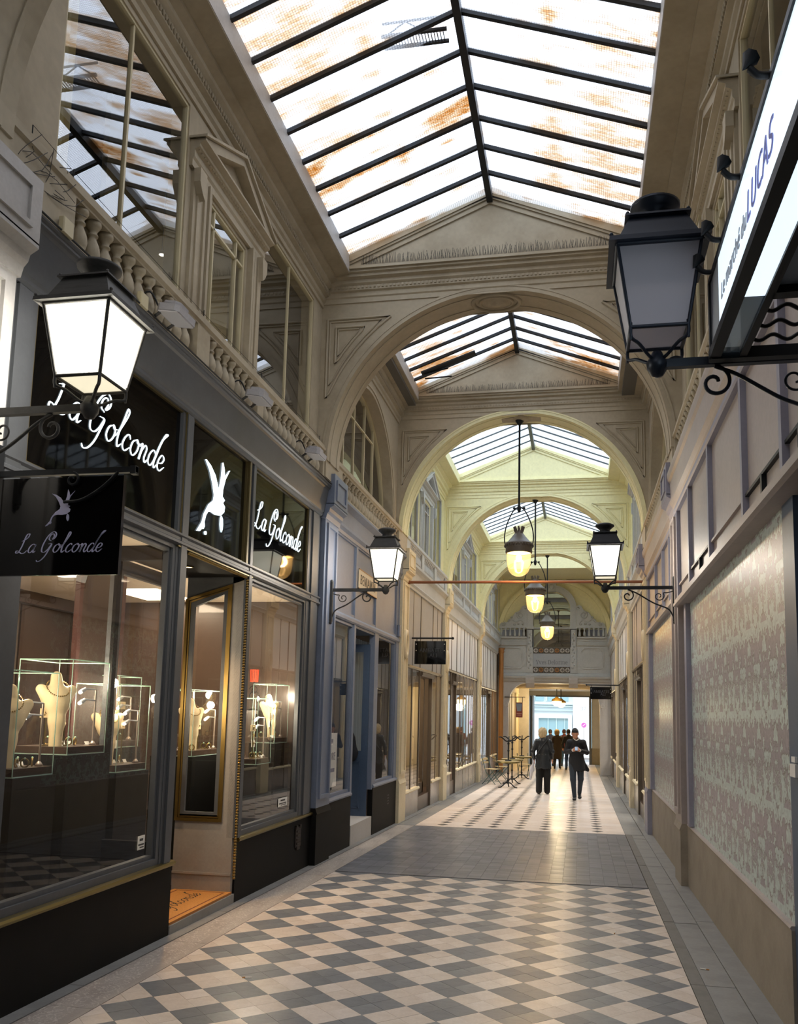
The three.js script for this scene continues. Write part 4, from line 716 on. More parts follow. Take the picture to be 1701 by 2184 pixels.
function panelFront(Z0, Z1, d, beamY, mull, dark, label, plinthD) {
  const o = thing('shop_front', label, 'shop front');
  part(o, 'stall_riser', [sb('R', -0.1, plinthD, -0.28, 0.5, Z0 > -8 ? -5.12 : Z0, Z1)], M.plinthR);
  part(o, 'sill', [moulding('R', [[-0.1, 0.5], [plinthD, 0.5], [plinthD + 0.008, 0.512], [plinthD, 0.525], [-0.1, 0.53]], Z0 > -8 ? -5.12 : Z0, Z1)], M.panelR);
  part(o, 'beam', [moulding('R', [[-0.08, beamY - 0.03], [d, beamY - 0.03], [d + 0.03, beamY - 0.02], [d + 0.03, beamY + 0.01], [d + 0.015, beamY + 0.02], [d + 0.015, beamY + 0.05], [d, beamY + 0.06], [-0.08, beamY + 0.06]], Z0, Z1)], M.panelR);
  for (let i = 0; i + 1 < mull.length; i++) {
    part(o, 'upper_panel', [sb('R', d - 0.08, d - 0.03, beamY + 0.05, 4.0, mull[i], mull[i + 1])], M.panelR);
    const dk = dark.includes(i);
    part(o, 'lower_rail', [sb('R', d - 0.03, d - 0.005, beamY + 0.18, beamY + 0.2, mull[i] - 0.03, mull[i + 1] + 0.03)], dk ? M.iron : M.panelR);
    if (dk) part(o, 'slot_post', [sb('R', d - 0.03, d, beamY + 0.06, beamY + 0.18, (mull[i] + mull[i + 1]) / 2 + 0.02, (mull[i] + mull[i + 1]) / 2 - 0.02)], M.iron);
  }
  for (const z of mull) part(o, 'mullion', [sb('R', d - 0.05, d + 0.01, beamY + 0.05, 4.0, z + 0.032, z - 0.032)], M.lilac);
  part(o, 'top_rail', [moulding('R', [[d - 0.06, 3.96], [d + 0.01, 3.96], [d + 0.02, 3.98], [d + 0.01, 4.04], [d - 0.06, 4.04]], Z0, Z1)], M.lilac);
  part(o, 'cornice', [moulding('R', [[-0.1, 4.02], [d, 4.02], [d + 0.02, 4.06], [d + 0.05, 4.1], [d + 0.05, 4.13], [d + 0.04, 4.15], [d + 0.05, 4.34], [d + 0.07, 4.37], [d + 0.08, 4.42], [d + 0.08, 4.452], [-0.1, 4.452]], Z0, Z1)], M.panelR);
  return o;
}
{
  const o = panelFront(-3.94, -9.74, 0.08, 2.94, [-3.96, -4.62, -5.72, -7.2, -8.5, -9.5], [0, 1, 3], 'pinkish grey panelled upper front with lilac mullions above the nearest papered boarding', 0.0);
  part(o, 'corner_post', [sb('R', -0.1, 0.02, 0.53, 2.93, -9.4, -9.56)], M.lilac);
  part(o, 'dark_door_post', [sb('R', -0.16, -0.02, -0.1, 2.92, -4.86, -5.12)], M.shopBlueDeep); part(o, 'dark_door_post', [sb('R', -0.3, -0.16, -0.1, 2.92, -4.6, -4.86)], M.shopBlueDeep);
  part(o, 'door_panel', [sb('R', -0.34, -0.3, -0.1, 2.2, -3.96, -4.86), sb('R', -0.34, -0.3, 2.2, 2.9, -3.96, -4.86)], M.blackPanel); part(o, 'door_light', [frameOn('R', -4.0, -4.82, 2.25, 2.86, 0.04, -0.3, -0.28)], M.greyWhite);
  part(o, 'intercom', [sb('R', -0.02, 0.0, 1.35, 1.42, -4.92, -5.04), sb('R', -0.02, -0.005, 1.43, 1.46, -4.94, -5.02)], M.white);
  const p = panelFront(-10.3, -14.4, 0.03, 3.08, [-10.9, -11.8, -12.9, -14.3], [], 'pinkish grey panelled front above the second papered boarding on the right', 0.0);
  part(p, 'corner_post', [sb('R', -0.1, 0.015, 0.53, 3.06, -10.3, -10.9)], M.panelR); part(p, 'corner_post', [sb('R', -0.1, 0.03, 0.53, 3.06, -14.2, -14.4)], M.lilac);
}
// ---------- illuminated canopy sign at top right ----------
{
  const o = thing('canopy_sign', 'long black framed canopy box with glowing white faces and thin blue lettering at top right', 'sign'), xa = 0.558, xb = 0.71, y0 = 3.21, y1 = 3.56, za = 0.6, zb = -3.64;
  const bar = 0.03, glow = std({ color: 0xf4fbff, emissive: 0xdcefff, emissiveIntensity: 0.72, roughness: 0.25 }), glow2 = std({ color: 0xf4fbff, emissive: 0xdcefff, emissiveIntensity: 0.85, roughness: 0.25 });
  part(o, 'lit_face', [bx(xa + 0.008, xa + 0.016, y0 + 0.02, y1 - 0.015, za, -3.42)], glow);
  part(o, 'face_end', [bx(xa + 0.008, xa + 0.016, y0 + 0.02, y1 - 0.015, -3.42, zb)], phys({ color: 0xdfeaf0, transmission: 0.8, thickness: 0, roughness: 0.4 }));
  part(o, 'lit_soffit', [bx(xa + 0.05, xb - 0.03, y0 + 0.012, y0 + 0.02, za, -3.12)], glow2);
  part(o, 'soffit_end', [bx(xa + 0.05, xb - 0.03, y0 + 0.012, y0 + 0.02, -3.12, zb + 0.03)], phys({ color: 0xcfdde6, transmission: 0.85, thickness: 0, roughness: 0.15 }));
  part(o, 'frame_bar', [cbx(xa, xa + 0.045, y0, y0 + 0.04, zb, za, 0.008)], M.iron); part(o, 'frame_bar', [cbx(xb - 0.03, xb, y0, y0 + 0.04, zb, za, 0.006)], M.iron);
  part(o, 'frame_bar', [bx(xa, xb, y1 - 0.015, y1 + 0.01, zb, za)], M.iron); part(o, 'back', [bx(xb - 0.02, xb, y0, y1, zb, za)], M.iron);
  part(o, 'frame_bar', [cbx(xa, XR - 0.05, y0 - 0.005, y0 + 0.045, zb - 0.035, zb + 0.01, 0.008)], M.iron); part(o, 'frame_bar', [bx(xa, xa + 0.02, y0, y1, zb - 0.01, zb + 0.02)], M.iron);
  part(o, 'cross_bar', [bx(xb - 0.01, XR - 0.05, y0, y0 + 0.05, -3.13, -3.08)], M.iron); part(o, 'cross_bar', [bx(xb - 0.01, XR - 0.05, y0, y0 + 0.05, -1.2, -1.15)], M.iron);
  part(o, 'wall_bar', [bx(XR - 0.06, XR - 0.02, y0, y0 + 0.05, zb, za)], M.iron);
  part(o, 'canopy_panel', [bx(xb, XR - 0.06, y0 + 0.03, y0 + 0.04, -3.1, za)], paint(0x7a8797, 0x616d7c, 0.5, 0.4, 0.7));
  for (const z of [-3.24, -3.37, -3.5]) { const p = []; for (let i = 0; i <= 24; i++) { const x = xb - 0.01 + (XR - 0.06 - xb) * i / 24; p.push([x, y0 + 0.02 + 0.012 * Math.sin(i * 0.9 + z), z]); } part(o, 'wavy_rod', [tube(p, 0.008, 6)], M.iron); }
  for (const z of [-2.42, -2.9, -3.3, -3.55]) { part(o, 'spotlight_bracket', [tube([[xa + 0.02, y1, z], [xa - 0.03, y1 + 0.005, z], [xa - 0.055, y1 + 0.03, z]], 0.011, 6)], M.iron); part(o, 'spotlight_head', [at(new THREE.ConeGeometry(0.028, 0.06, 7).rotateZ(2.6).rotateY(0.4), xa - 0.062, y1 + 0.045, z)], M.iron); }
  const font = await new FontLoader().loadAsync('fonts/droid/droid_sans_regular.typeface.json');
  const word = (t, z, size, m, name) => { const g = new TextGeometry(t, { font, size, depth: 0.003, curveSegments: 4 }); const sh = new THREE.Matrix4().makeShear(0, 0, 0.2, 0, 0, 0); const p = g.attributes.position; for (let i = 0; i < p.count; i++) p.setX(i, p.getX(i) + p.getY(i) * 0.22); g.rotateY(-Math.PI / 2); g.translate(xa + 0.008, 3.335, z); part(o, name, [g], m); };
  word('Le marché du', -3.36, 0.062, std({ color: 0xb4bac4 }), 'lettering'); word('LUCAS', -2.83, 0.1, std({ color: 0x8f95dc }), 'lettering');
  for (const z of [-0.5, -1.6, -2.7]) { const l = new THREE.RectAreaLight(0xe4f5ff, 1.2, 1.0, 0.3); l.position.set(xa - 0.01, 3.385, z); l.lookAt(xa - 1, 3.385, z); scene.add(l); const k = new THREE.RectAreaLight(0xe4f5ff, 1.2, 0.09, 1.0); k.position.set(0.645, y0 - 0.01, z + 0.1); k.lookAt(0.645, 0, z + 0.1); scene.add(k); }
}
// ---------- wall lanterns ----------
function spiral(cx, cy, r0, turns, a0, dir, n = 26) { const o = []; for (let i = 0; i <= n; i++) { const t = i / n, a = a0 + dir * turns * 6.283 * t, r = r0 * (1 - 0.78 * t); o.push([cx + r * Math.cos(a), cy + r * Math.sin(a), 0]); } return o; }
function lantern(label, pos, dir, arm, lit, m) {
  const o = thing('wall_lantern', label, 'lantern', pos, 0, undefined);
  const b0 = 0.168, b1 = 0.53, hb = 0.122, ht = 0.178;
  const quad = (y, h) => [[-h, y, h], [h, y, h], [h, y, -h], [-h, y, -h]], A = quad(b0, hb), B = quad(b1, ht);
  const P = [], put = (...v) => v.forEach(q => P.push(...q));
  for (let i = 0; i < 4; i++) { const j = (i + 1) % 4, s = 0.985; const [a, b, c, d] = [A[i], A[j], B[j], B[i]].map(([x, y, z]) => [x * s, y, z * s]); put(a, b, c, a, c, d); }
  const gm = lit ? std({ color: 0xfdfbe8, emissive: 0xfffbe2, emissiveIntensity: lit, roughness: 0.4 }) : phys({ color: 0xd6d6e0, transmission: 0.6, thickness: 0, roughness: 0.62 });
  part(o, 'lamp_glass', geo(P, null, new Array(P.length / 3 * 2).fill(0)), gm);
  const Q = []; const s0 = 0.98; for (const k of [0, 2, 1, 0, 3, 2]) Q.push(A[k][0] * s0, b0 + 0.004, A[k][2] * s0); part(o, 'base_glass', geo(Q, null, new Array(12).fill(0)), lit ? std({ color: 0xfdfbe8, emissive: 0xfff4d4, emissiveIntensity: lit * 0.45 }) : gm);
  const bars = []; for (let i = 0; i < 4; i++) { const j = (i + 1) % 4; bars.push(rod(A[i], B[i], 0.0085, 0.0085, 6), rod(A[i], A[j], 0.009, 0.009, 6), rod(B[i], B[j], 0.012, 0.012, 6)); }
  part(o, 'frame', bars, m);
  const fr = (y0, h0, y1, h1) => { const g = new THREE.CylinderGeometry(h1 * 1.4142, h0 * 1.4142, y1 - y0, 4, 1); g.rotateY(Math.PI / 4); g.translate(0, (y0 + y1) / 2, 0); return clean(g); };
  part(o, 'roof', [fr(b1, 0.215, b1 + 0.022, 0.212), fr(b1 + 0.02, 0.178, b1 + 0.155, 0.122), fr(b1 + 0.155, 0.142, b1 + 0.165, 0.14)].map(g => { g.computeVertexNormals(); return g; }), m);
  part(o.getObjectByName('roof'), 'chimney_cap', [at(lathe([[0.001, 0], [0.078, 0], [0.066, 0.018], [0.058, 0.045], [0.085, 0.07], [0.11, 0.09], [0.112, 0.105], [0.08, 0.122], [0.001, 0.13]], 26), 0, b1 + 0.164, 0)], m);
  part(o.getObjectByName('roof'), 'rivets', [...quad(b1 + 0.03, 0.205), ...quad(b1 + 0.17, 0.13)].map(([x, y, z]) => ball(x, y, z, 0.009, 1, 6)), m);
  for (const [x, y, z] of A) part(o, 'cradle', [tube([[x, y + 0.005, z], [x * 0.98, y - 0.045, z * 0.98], [x * 0.7, y - 0.06, z * 0.7], [x * 0.3, y - 0.1, z * 0.3], [x * 0.12, 0.06, z * 0.12]], 0.0085, 6), rod([x, y + 0.02, z], [x, y - 0.06, z], 0.009, 0.006, 6)], m);
  part(o, 'boss', [at(lathe([[0.001, -0.03], [0.025, -0.022], [0.045, 0.01], [0.048, 0.04], [0.03, 0.07], [0.022, 0.09], [0.001, 0.09]], 8), 0, 0.01, 0)], m);
  const e = dir * arm;
  part(o, 'arm', [cbx(Math.min(0, e), Math.max(0, e), 0.022, 0.06, -0.017, 0.017, 0.006)], m);
  part(o, 'wall_plate', [cbx(e - 0.02, e + 0.02, -0.36, 0.14, -0.02, 0.02, 0.005), ball(e, 0.15, 0, 0.022, 1.2, 8), ball(e, -0.37, 0, 0.02, 1.2, 8)], m);
  const u = t => dir * arm * t;
  part(o, 'scroll', [tube([...spiral(u(0.33), -0.055, 0.075, 1.2, Math.PI / 2, -dir).reverse(), [u(0.45), -0.02, 0], [u(0.7), -0.14, 0], [u(0.92), -0.22, 0], [u(0.98), -0.3, 0]], 0.009, 6, 80)], m);
  part(o, 'scroll', [tube([[u(0.99), 0.0, 0], [u(0.9), -0.02, 0], ...spiral(u(0.78), -0.06, 0.06, 1.3, Math.PI * (dir > 0 ? 0.2 : 0.8), -dir, 20)], 0.006, 5, 60)], m);
  if (lit) { const l = new THREE.PointLight(0xfffaf0, lit * 2.0, 0, 2); l.position.set(pos[0], pos[1] + 0.36, pos[2]); l.castShadow = true; l.shadow.radius = 4; scene.add(l); }
  return o;
}
lantern('lit square wall lantern with white glass, nearest on the left above the script sign', [-2.45, 3.125, -3.72], -1, 0.63, 1.35, M.lead);
lantern('lit square wall lantern on the left, farther one in front of the name plaque', [-2.375, 3.145, -10.05], -1, 0.7, 1.25, M.lead);
lantern('unlit black wall lantern with pale lilac glass, nearest on the right', [0.345, 3.19, -3.72], 1, 0.74, 0, M.ironBlue);
lantern('lit square wall lantern on the right, farther one beside the copper bar', [0.297, 3.145, -10.05], 1, 0.79, 1.3, M.iron);
// ---------- pendants ----------
function pendant(label, x, z, top) {
  const y0 = 4.04, o = thing('pendant_lamp', label, 'pendant lamp', [x, y0, z]);
  part(o, 'glass_bowl', lathe([[0.001, 0], [0.06, 0.006], [0.12, 0.035], [0.165, 0.085], [0.19, 0.15], [0.2, 0.23], [0.208, 0.34], [0.212, 0.42]], 32), phys({ color: 0xfff3d8, transmission: 0.94, thickness: 0, roughness: 0.14, ior: 1.45 }));
  part(o, 'bulb', [ball(0, 0.32, 0, 0.055, 1.3, 14)], std({ color: 0xfff0d0, emissive: 0xffdca4, emissiveIntensity: 4.5 }));
  part(o, 'reflector', lathe([[0.205, 0.415], [0.15, 0.46], [0.06, 0.47], [0.001, 0.47]], 28), std({ color: 0xe6ddc8, roughness: 0.4 }));
  part(o, 'hood', lathe([[0.205, 0.4], [0.226, 0.405], [0.232, 0.43], [0.225, 0.47], [0.235, 0.53], [0.25, 0.545], [0.245, 0.57], [0.2, 0.6], [0.13, 0.68], [0.085, 0.74], [0.07, 0.76], [0.075, 0.79], [0.05, 0.8], [0.001, 0.8]], 32), M.bronze);
  const cr = []; for (let i = 0; i < 8; i++) { const a = i * 0.785; cr.push(rod([0.06 * Math.cos(a), 0.78, 0.06 * Math.sin(a)], [0.088 * Math.cos(a), 0.87, 0.088 * Math.sin(a)], 0.02, 0.016, 5)); } part(o.getObjectByName('hood'), 'crown', cr, M.bronze);
  part(o.getObjectByName('hood'), 'fringe', Array.from({ length: 30 }, (_, i) => ball(0.245 * Math.cos(i * 0.2094), 0.53, 0.245 * Math.sin(i * 0.2094), 0.013, 1.6, 6)), M.bronze);
  for (const s of [-1, 1]) part(o, 'yoke_rod', [tube([[s * 0.235, 0.54, 0], [s * 0.25, 0.68, 0], [s * 0.225, 0.86, 0], [s * 0.16, 1.04, 0], [s * 0.07, 1.19, 0], [0, 1.22, 0]], 0.0105, 7), ball(s * 0.085, 1.2, 0, 0.024, 1, 8)], M.iron);
  part(o, 'hanger', [rod([0, 1.16, 0], [0, top - y0, 0], 0.019, 0.019, 10), at(lathe([[0.001, -0.06], [0.02, -0.05], [0.035, 0], [0.03, 0.05], [0.019, 0.08]], 12), 0, 1.18, 0), at(lathe([[0.02, -0.1], [0.05, -0.06], [0.075, -0.02], [0.08, 0], [0.001, 0]], 16), 0, top - y0, 0)], M.iron);
  const l = new THREE.PointLight(0xffd394, 3.6, 0, 2); l.position.set(x, y0 + 0.32, z); l.castShadow = true; l.shadow.radius = 5; scene.add(l);
}
pendant('lit bell-shaped pendant lamp hanging from the second arch, largest of the three', -1.03, -14.25, 6.83);
pendant('lit bell-shaped pendant lamp hanging from the third arch, middle of the three', -1.02, -19.4, 6.74);
pendant('lit bell-shaped pendant lamp hanging from the fourth arch, smallest of the three', -1.0, -26.25, 6.73);
single('tie_bar', [rod([XL + 0.0, 4.055, -14.85], [XR - 0.05, 4.025, -14.85], 0.026, 0.026, 14), rod([XL, 4.055, -14.85], [XL + 0.1, 4.054, -14.85], 0.035, 0.035, 14)], M.copper, 'copper coloured bar spanning the passage below the largest pendant lamp', 'bar');
// ---------- hanging signs ----------
{
  const o = thing('hanging_sign', 'square black hanging sign with lilac script and hummingbird, left foreground', 'sign', [0, 0, -3.9]), li = std({ color: 0xd4d1ee, roughness: 0.5 });
  part(o, 'board', [bx(-3.045, -2.335, 2.335, 2.86, -0.012, 0.012)], std({ color: 0x0b0a0a, roughness: 0.07 })); part(o, 'bracket', [bx(-3.1, -2.27, 2.875, 2.905, -0.014, 0.014), bx(-2.3, -2.27, 2.865, 2.91, -0.018, 0.018), bx(-3.1, -3.07, 2.6, 3.05, -0.02, 0.02)], M.iron);
  part(o, 'scroll', [tube([...spiral(-2.62, 2.84, 0.04, 1.2, 1.57, -1).reverse(), [-2.6, 2.87, 0.02]].map(([x, y]) => [x, y, 0.03]), 0.007, 6, 50), tube([[-2.36, 2.87, 0.03], [-2.45, 2.79, 0.03], [-2.56, 2.73, 0.03], [-2.66, 2.72, 0.03]], 0.008, 6, 20)], M.iron);
  const [st, w] = scriptStrokes('La Golconde'), k = 0.5 / (w + 0.3);
  st.forEach(([, ps]) => part(o.children[0], 'letter', ps.map(p => swell(p.map(([u, v]) => [-2.925 + u * k, 2.455 + v * k, 0.0135]), 0.0034, [0, 0, 1])), li));
  part(o, 'bird', [prism(BIRD.map(([u, v]) => [u * 0.27 - 2.69, v * 0.27 + 2.69]), 0.012, 0.015, toXY)], li); part(o, 'drop', [prism(DROP.map(([u, v]) => [u * 0.27 - 2.69, v * 0.27 + 2.69]), 0.012, 0.015, toXY)], li);
  const font = await new FontLoader().loadAsync('fonts/droid/droid_sans_regular.typeface.json');
  const black = (label, z, x0, x1, y0, y1, bx0, bx1) => {
    const h = thing('hanging_sign', label, 'sign', [0, 0, z]), wd = x1 - x0;
    part(h, 'board', [bx(x0, x1, y0, y1, -0.01, 0.01)], std({ color: 0x0a0b0d, roughness: 0.06 })); part(h, 'bracket', [rod([bx0, y1 + 0.055, 0], [bx1, y1 + 0.055, 0], 0.016), ball(bx0 < -2 ? bx1 : bx0, y1 + 0.055, 0, 0.026), rod([x0 + 0.04, y1, 0], [x0 + 0.04, y1 + 0.05, 0], 0.008), rod([x1 - 0.04, y1, 0], [x1 - 0.04, y1 + 0.05, 0], 0.008)], M.iron);
    for (const [a, b] of [['AMBATTE', 0.52], ['ALI', 0.3]]) { const g = new TextGeometry(a, { font, size: wd * 0.125, depth: 0.002, curveSegments: 3 }); g.translate(a === 'ALI' ? x0 + wd * 0.48 : x0 + wd * 0.16, y0 + (y1 - y0) * b, 0.01); part(h.children[0], 'lettering', [g], std({ color: 0x3c4149, roughness: 0.4 })); }
    part(h.children[0], 'rivet', [[x0 + 0.03, y1 - 0.06], [x0 + 0.03, y1 - 0.18], [x1 - 0.03, y1 - 0.06], [x1 - 0.03, y1 - 0.18]].map(([x, y]) => ball(x, y, 0.011, 0.01, 1, 6)), M.white);
  };
  black('black glass hanging sign on an iron bar before the cream pilaster on the left', -15.6, -3.09, -2.49, 2.6, 3.04, -3.15, -2.36);
  black('black glass hanging sign on an iron bar at the far right', -25, 0.29, 0.9, 2.2, 2.555, 0.186, 1.13);
  const r = thing('hanging_sign', 'small dark red hanging sign with a blue grey cup shape in the far passage', 'sign', [0, 0, -32.97]);
  part(r, 'board', [bx(-2.46, -2.2, 1.62, 2.2, -0.012, 0.012)], std({ color: 0x7a3a34, roughness: 0.5 })); part(r.children[0], 'cup', [prism([[-2.45, 2.16], [-2.215, 2.16], [-2.25, 1.86], [-2.41, 1.86]], 0.012, 0.016, toXY)], std({ color: 0x7f8a98, roughness: 0.5 }));
  part(r, 'bracket', [bx(-2.9, -2.1, 2.395, 2.42, -0.012, 0.012), bx(-2.46, -2.44, 2.2, 2.4, -0.008, 0.008), bx(-2.22, -2.2, 2.2, 2.4, -0.008, 0.008)], M.iron); part(r, 'lettering', [bx(-2.43, -2.23, 1.76, 1.78, 0.012, 0.014), bx(-2.4, -2.26, 1.7, 1.715, 0.012, 0.014)], std({ color: 0xb88a80 }));
}
// ---------- floodlights, cables and small boxes on the left cornice ----------
const flood = (z, label) => {
  const o = thing('floodlight', label, 'floodlight', [XL + 0.2, 4.49, z]);
  part(o, 'housing', [at(cbx(-0.09, 0.09, 0, 0.05, -0.15, 0.15, 0.03).rotateZ(-0.16), 0.03, 0.02, 0), at(cbx(-0.07, 0.07, 0.05, 0.085, -0.06, 0.12, 0.03).rotateZ(-0.16), 0.03, 0.02, 0)], paint(0xb3b1b3, 0x98969a, 0.5, 0.5, 0.4)); part(o, 'lens', [at(bx(-0.075, 0.075, -0.006, 0, -0.13, 0.13).rotateZ(-0.16), 0.03, 0.02, 0)], std({ color: 0xe9e6e6, roughness: 0.2 }));
  part(o, 'arm', [rod([-0.14, -0.035, 0.1], [-0.04, 0.03, 0.1], 0.012), rod([-0.14, -0.035, -0.1], [-0.04, 0.03, -0.1], 0.012)], M.lead); part(o, 'cable', [tube([[-0.05, 0.06, 0.1], [-0.1, 0.16, 0.16], [-0.16, 0.1, 0.2], [-0.17, -0.02, 0.3]], 0.007, 5)], M.rubberBlack);
};
flood(-5.42, 'flat grey floodlight on the shop cornice just right of the nearest left lantern'); flood(-7.05, 'flat grey floodlight in the middle of the left shop cornice'); flood(-8.75, 'flat grey floodlight at the far end of the left shop cornice with a looped cable');
single('cable', [tube([[XL + 0.135, 4.462, -3.95], [XL + 0.137, 4.463, -6], [XL + 0.134, 4.46, -8], [XL + 0.136, 4.462, -9.7]], 0.007, 5, 30)], M.rubberBlack, 'black cable lying along the edge of the left shop cornice', 'cable');
for (const [z, l] of [[-4.22, 'small cream box standing before the first balusters on the left'], [-5.12, 'small cream box standing behind the lantern cap on the left cornice']]) single('cable_box', [cbx(XL + 0.11, XL + 0.15, 4.455, 4.55, z - 0.05, z + 0.05, 0.006)], M.creamBar, l, 'box');
{ const t = []; for (let i = 0; i < 16; i++) { const z = -3.75 - rnd() * 0.55; t.push(tube([[XL + 0.06, 4.62, -3.8], [XL + rr(0.08, 0.13), 4.62 + rr(0.02, 0.16), z], [XL + rr(0.1, 0.16), 4.6 + rr(0, 0.3), z - rr(-0.2, 0.25)]], 0.0024, 4, 6)); } single('dry_twigs', t, M.lead, 'tangle of dry brown twigs on the capital box at the left edge', 'twigs').userData.kind = 'stuff'; }
{ const w = thing('bird_wire', 'thin bird wire on short pins above the nearest left balustrade', 'wire'); for (const z of [-3.95, -4.35, -6.2, -7.5, -9.4]) part(w, 'pin', [rod([XL + 0.06, 4.88, z], [XL + 0.06, 4.98, z], 0.004, 0.004, 5)], M.iron); part(w, 'line', [tube([[XL + 0.06, 4.98, -3.95], [XL + 0.06, 4.965, -4.35], [XL + 0.06, 4.95, -6.2], [XL + 0.06, 4.96, -7.5], [XL + 0.06, 4.96, -9.4]], 0.0022, 4, 30)], M.iron); }
// ---------- end wall, exit passage and street ----------
{
  const o = structure('wall_end'), z = -33, J = M.joinery;
  const arch = [[-2.75, -0.8], [-2.75, 2.15], ...arcPts(-2.05, 2.3, 0.66, Math.PI, Math.PI / 2, 10), ...arcPts(0.05, 2.3, 0.66, Math.PI / 2, 0, 10), [0.75, 2.15], [0.75, -0.8]];
  const niche = [[-1.8, 4.36], [-0.37, 4.36], [-0.37, 5.85], ...arcPts(-1.085, 5.85, 0.715, 0, Math.PI, 20), [-1.8, 5.85]];
  part(o, 'lower_wall', [prism([[XL, -0.8], [XL, 3.03], [XR, 3.03], [XR, -0.8], [0.75, -0.8], ...arch.slice(1, -1).reverse(), [-2.75, -0.8]], z - 0.4, z, toXY)], M.greyWhite);
  part(o, 'upper_wall', [prism([[XL, 3.03], [XR, 3.03], [XR, 5.15], [XL, 5.15]], z - 0.4, z, toXY, [[[-1.8, 4.36], [-0.37, 4.36], [-0.37, 5.1], [-1.8, 5.1]], [[-3.12, 4.78], [-2.06, 4.78], [-2.06, 5.12], [-3.12, 5.12]], [[-0.11, 4.78], [0.95, 4.78], [0.95, 5.12], [-0.11, 5.12]]])], J);
  part(o, 'lunette_wall', [prism([[XL, 5.1], [-1.8, 5.1], ...niche.slice(3).reverse().slice(0, -1), [-0.37, 5.85], [-0.37, 5.1], [XR, 5.1], [XR, 7.1], [XL, 7.1]], z - 0.4, z - 0.1, toXY)], M.yellow);
  const lun = (r0, r1, d0, d1) => prism([...arcPts(-1, 4.9, r0, 0, Math.PI, 32), ...arcPts(-1, 4.9, r1, 0, Math.PI, 32).reverse()], z + d0, z + d1, toXY);
  part(o, 'lunette_arch', [lun(2.03, 2.14, -0.1, 0.04), lun(2.14, 2.2, -0.1, 0.02)], M.yellow);
  part(o, 'surround', [prism([...arcPts(-1.085, 5.85, 0.73, 0, Math.PI, 24), ...arcPts(-1.085, 5.85, 0.92, 0, Math.PI, 24).reverse()], z - 0.1, z + 0.05, toXY), prism([...arcPts(-1.085, 5.85, 0.92, 0, Math.PI, 24), ...arcPts(-1.085, 5.85, 0.97, 0, Math.PI, 24).reverse()], z - 0.1, z + 0.08, toXY), bx(-2.03, -1.8, 4.36, 5.85, z - 0.1, z + 0.06), bx(-0.37, -0.14, 4.36, 5.85, z - 0.1, z + 0.06)], J);
  part(o, 'keystone', [prism([[-1.22, 6.55], [-0.95, 6.55], [-0.9, 6.92], [-1.27, 6.92]], z - 0.05, z + 0.13, toXY), ball(-1.085, 6.74, z + 0.13, 0.1, 1.1, 10)], J);
  for (const s of [-1, 1]) {
    const c = -1.085, m = u => c + s * u;
    const vol = []; const up = [[0.95, 5.18], [0.95, 5.98], [1.05, 6.02], [1.15, 5.98], [1.2, 5.86], [1.3, 5.78], [1.42, 5.74], [1.5, 5.62], [1.56, 5.5], [1.68, 5.46], [1.74, 5.36], [1.85, 5.32], [1.96, 5.34], [2.04, 5.26], [2.04, 5.18]];
    part(o, 'scroll_panel', [prism(up.map(([u, v]) => [m(u), v]), z - 0.08, z + 0.06, toXY)], J);
    part(o, 'carved_scroll', [tube(spiral(m(1.22), 5.62, 0.16, 1.5, 1.57, -s).map(([x, y]) => [x, y, z + 0.07]), 0.026, 6, 50), tube(spiral(m(1.88), 5.27, 0.09, 1.2, 1.57, s).map(([x, y]) => [x, y, z + 0.07]), 0.02, 6, 40), tube([[m(1.05), 5.3], [m(1.2), 5.42], [m(1.4), 5.36], [m(1.55), 5.45], [m(1.7), 5.34]].map(([x, y]) => [x, y, z + 0.07]), 0.024, 6, 40), ...[[1.02, 5.9], [1.34, 5.7], [1.56, 5.54], [1.45, 5.26], [1.12, 5.27], [1.3, 5.28]].map(([u, v]) => ball(m(u), v, z + 0.06, 0.05, 0.8, 8))], J);
    part(o, 'pilaster', [bx(m(0.72), m(0.96), 3.36, 5.2, z, z + 0.06), bx(m(0.75), m(0.93), 3.42, 5.05, z + 0.06, z + 0.07), bx(m(0.7), m(0.98), 5.08, 5.2, z, z + 0.09)], J);
    part(o, 'carved_drop', Array.from({ length: 12 }, (_, i) => ball(m(0.84) + (i % 2 ? 0.03 : -0.03), 3.55 + i * 0.12, z + 0.07, 0.04, 1.2, 7)), J);
    part(o, 'parapet_rail', [bx(m(0.98), m(2.08), 5.12, 5.18, z, z + 0.1), bx(m(0.98), m(2.08), 4.72, 4.78, z, z + 0.08)], J);
    for (let i = 0; i < 6; i++) part(o, 'baluster', [balFar.clone().scale(1.1, 1.09, 1.1)], J).position.set(m(1.08 + i * 0.18), 4.78, z + 0.05);
    const oct = (k) => { const a = m(1.08 + k), b = m(2.0 - k), y0 = 3.52 + k, y1 = 4.38 - k, c2 = 0.13, sg = Math.sign(b - a); return [[a + sg * c2, y0], [b - sg * c2, y0], [b, y0 + c2], [b, y1 - c2], [b - sg * c2, y1], [a + sg * c2, y1], [a, y1 - c2], [a, y0 + c2]]; };
    part(o, 'panel_frame', [prism(oct(0), z, z + 0.03, toXY, [oct(0.05)]), prism(oct(0.07), z, z + 0.015, toXY, [oct(0.085)])], J);
    part(o, 'band', [bx(m(0.98), m(2.08), 4.44, 4.47, z, z + 0.05), bx(m(0.98), m(2.08), 4.62, 4.65, z, z + 0.03)], J);
    part(o, 'corbel', [prism([[z, 2.78], [z + 0.12, 2.95], [z + 0.16, 3.1], [z + 0.16, 3.25], [z, 3.25]], m(0.66), m(1.0), toZY)], M.greyWhite);
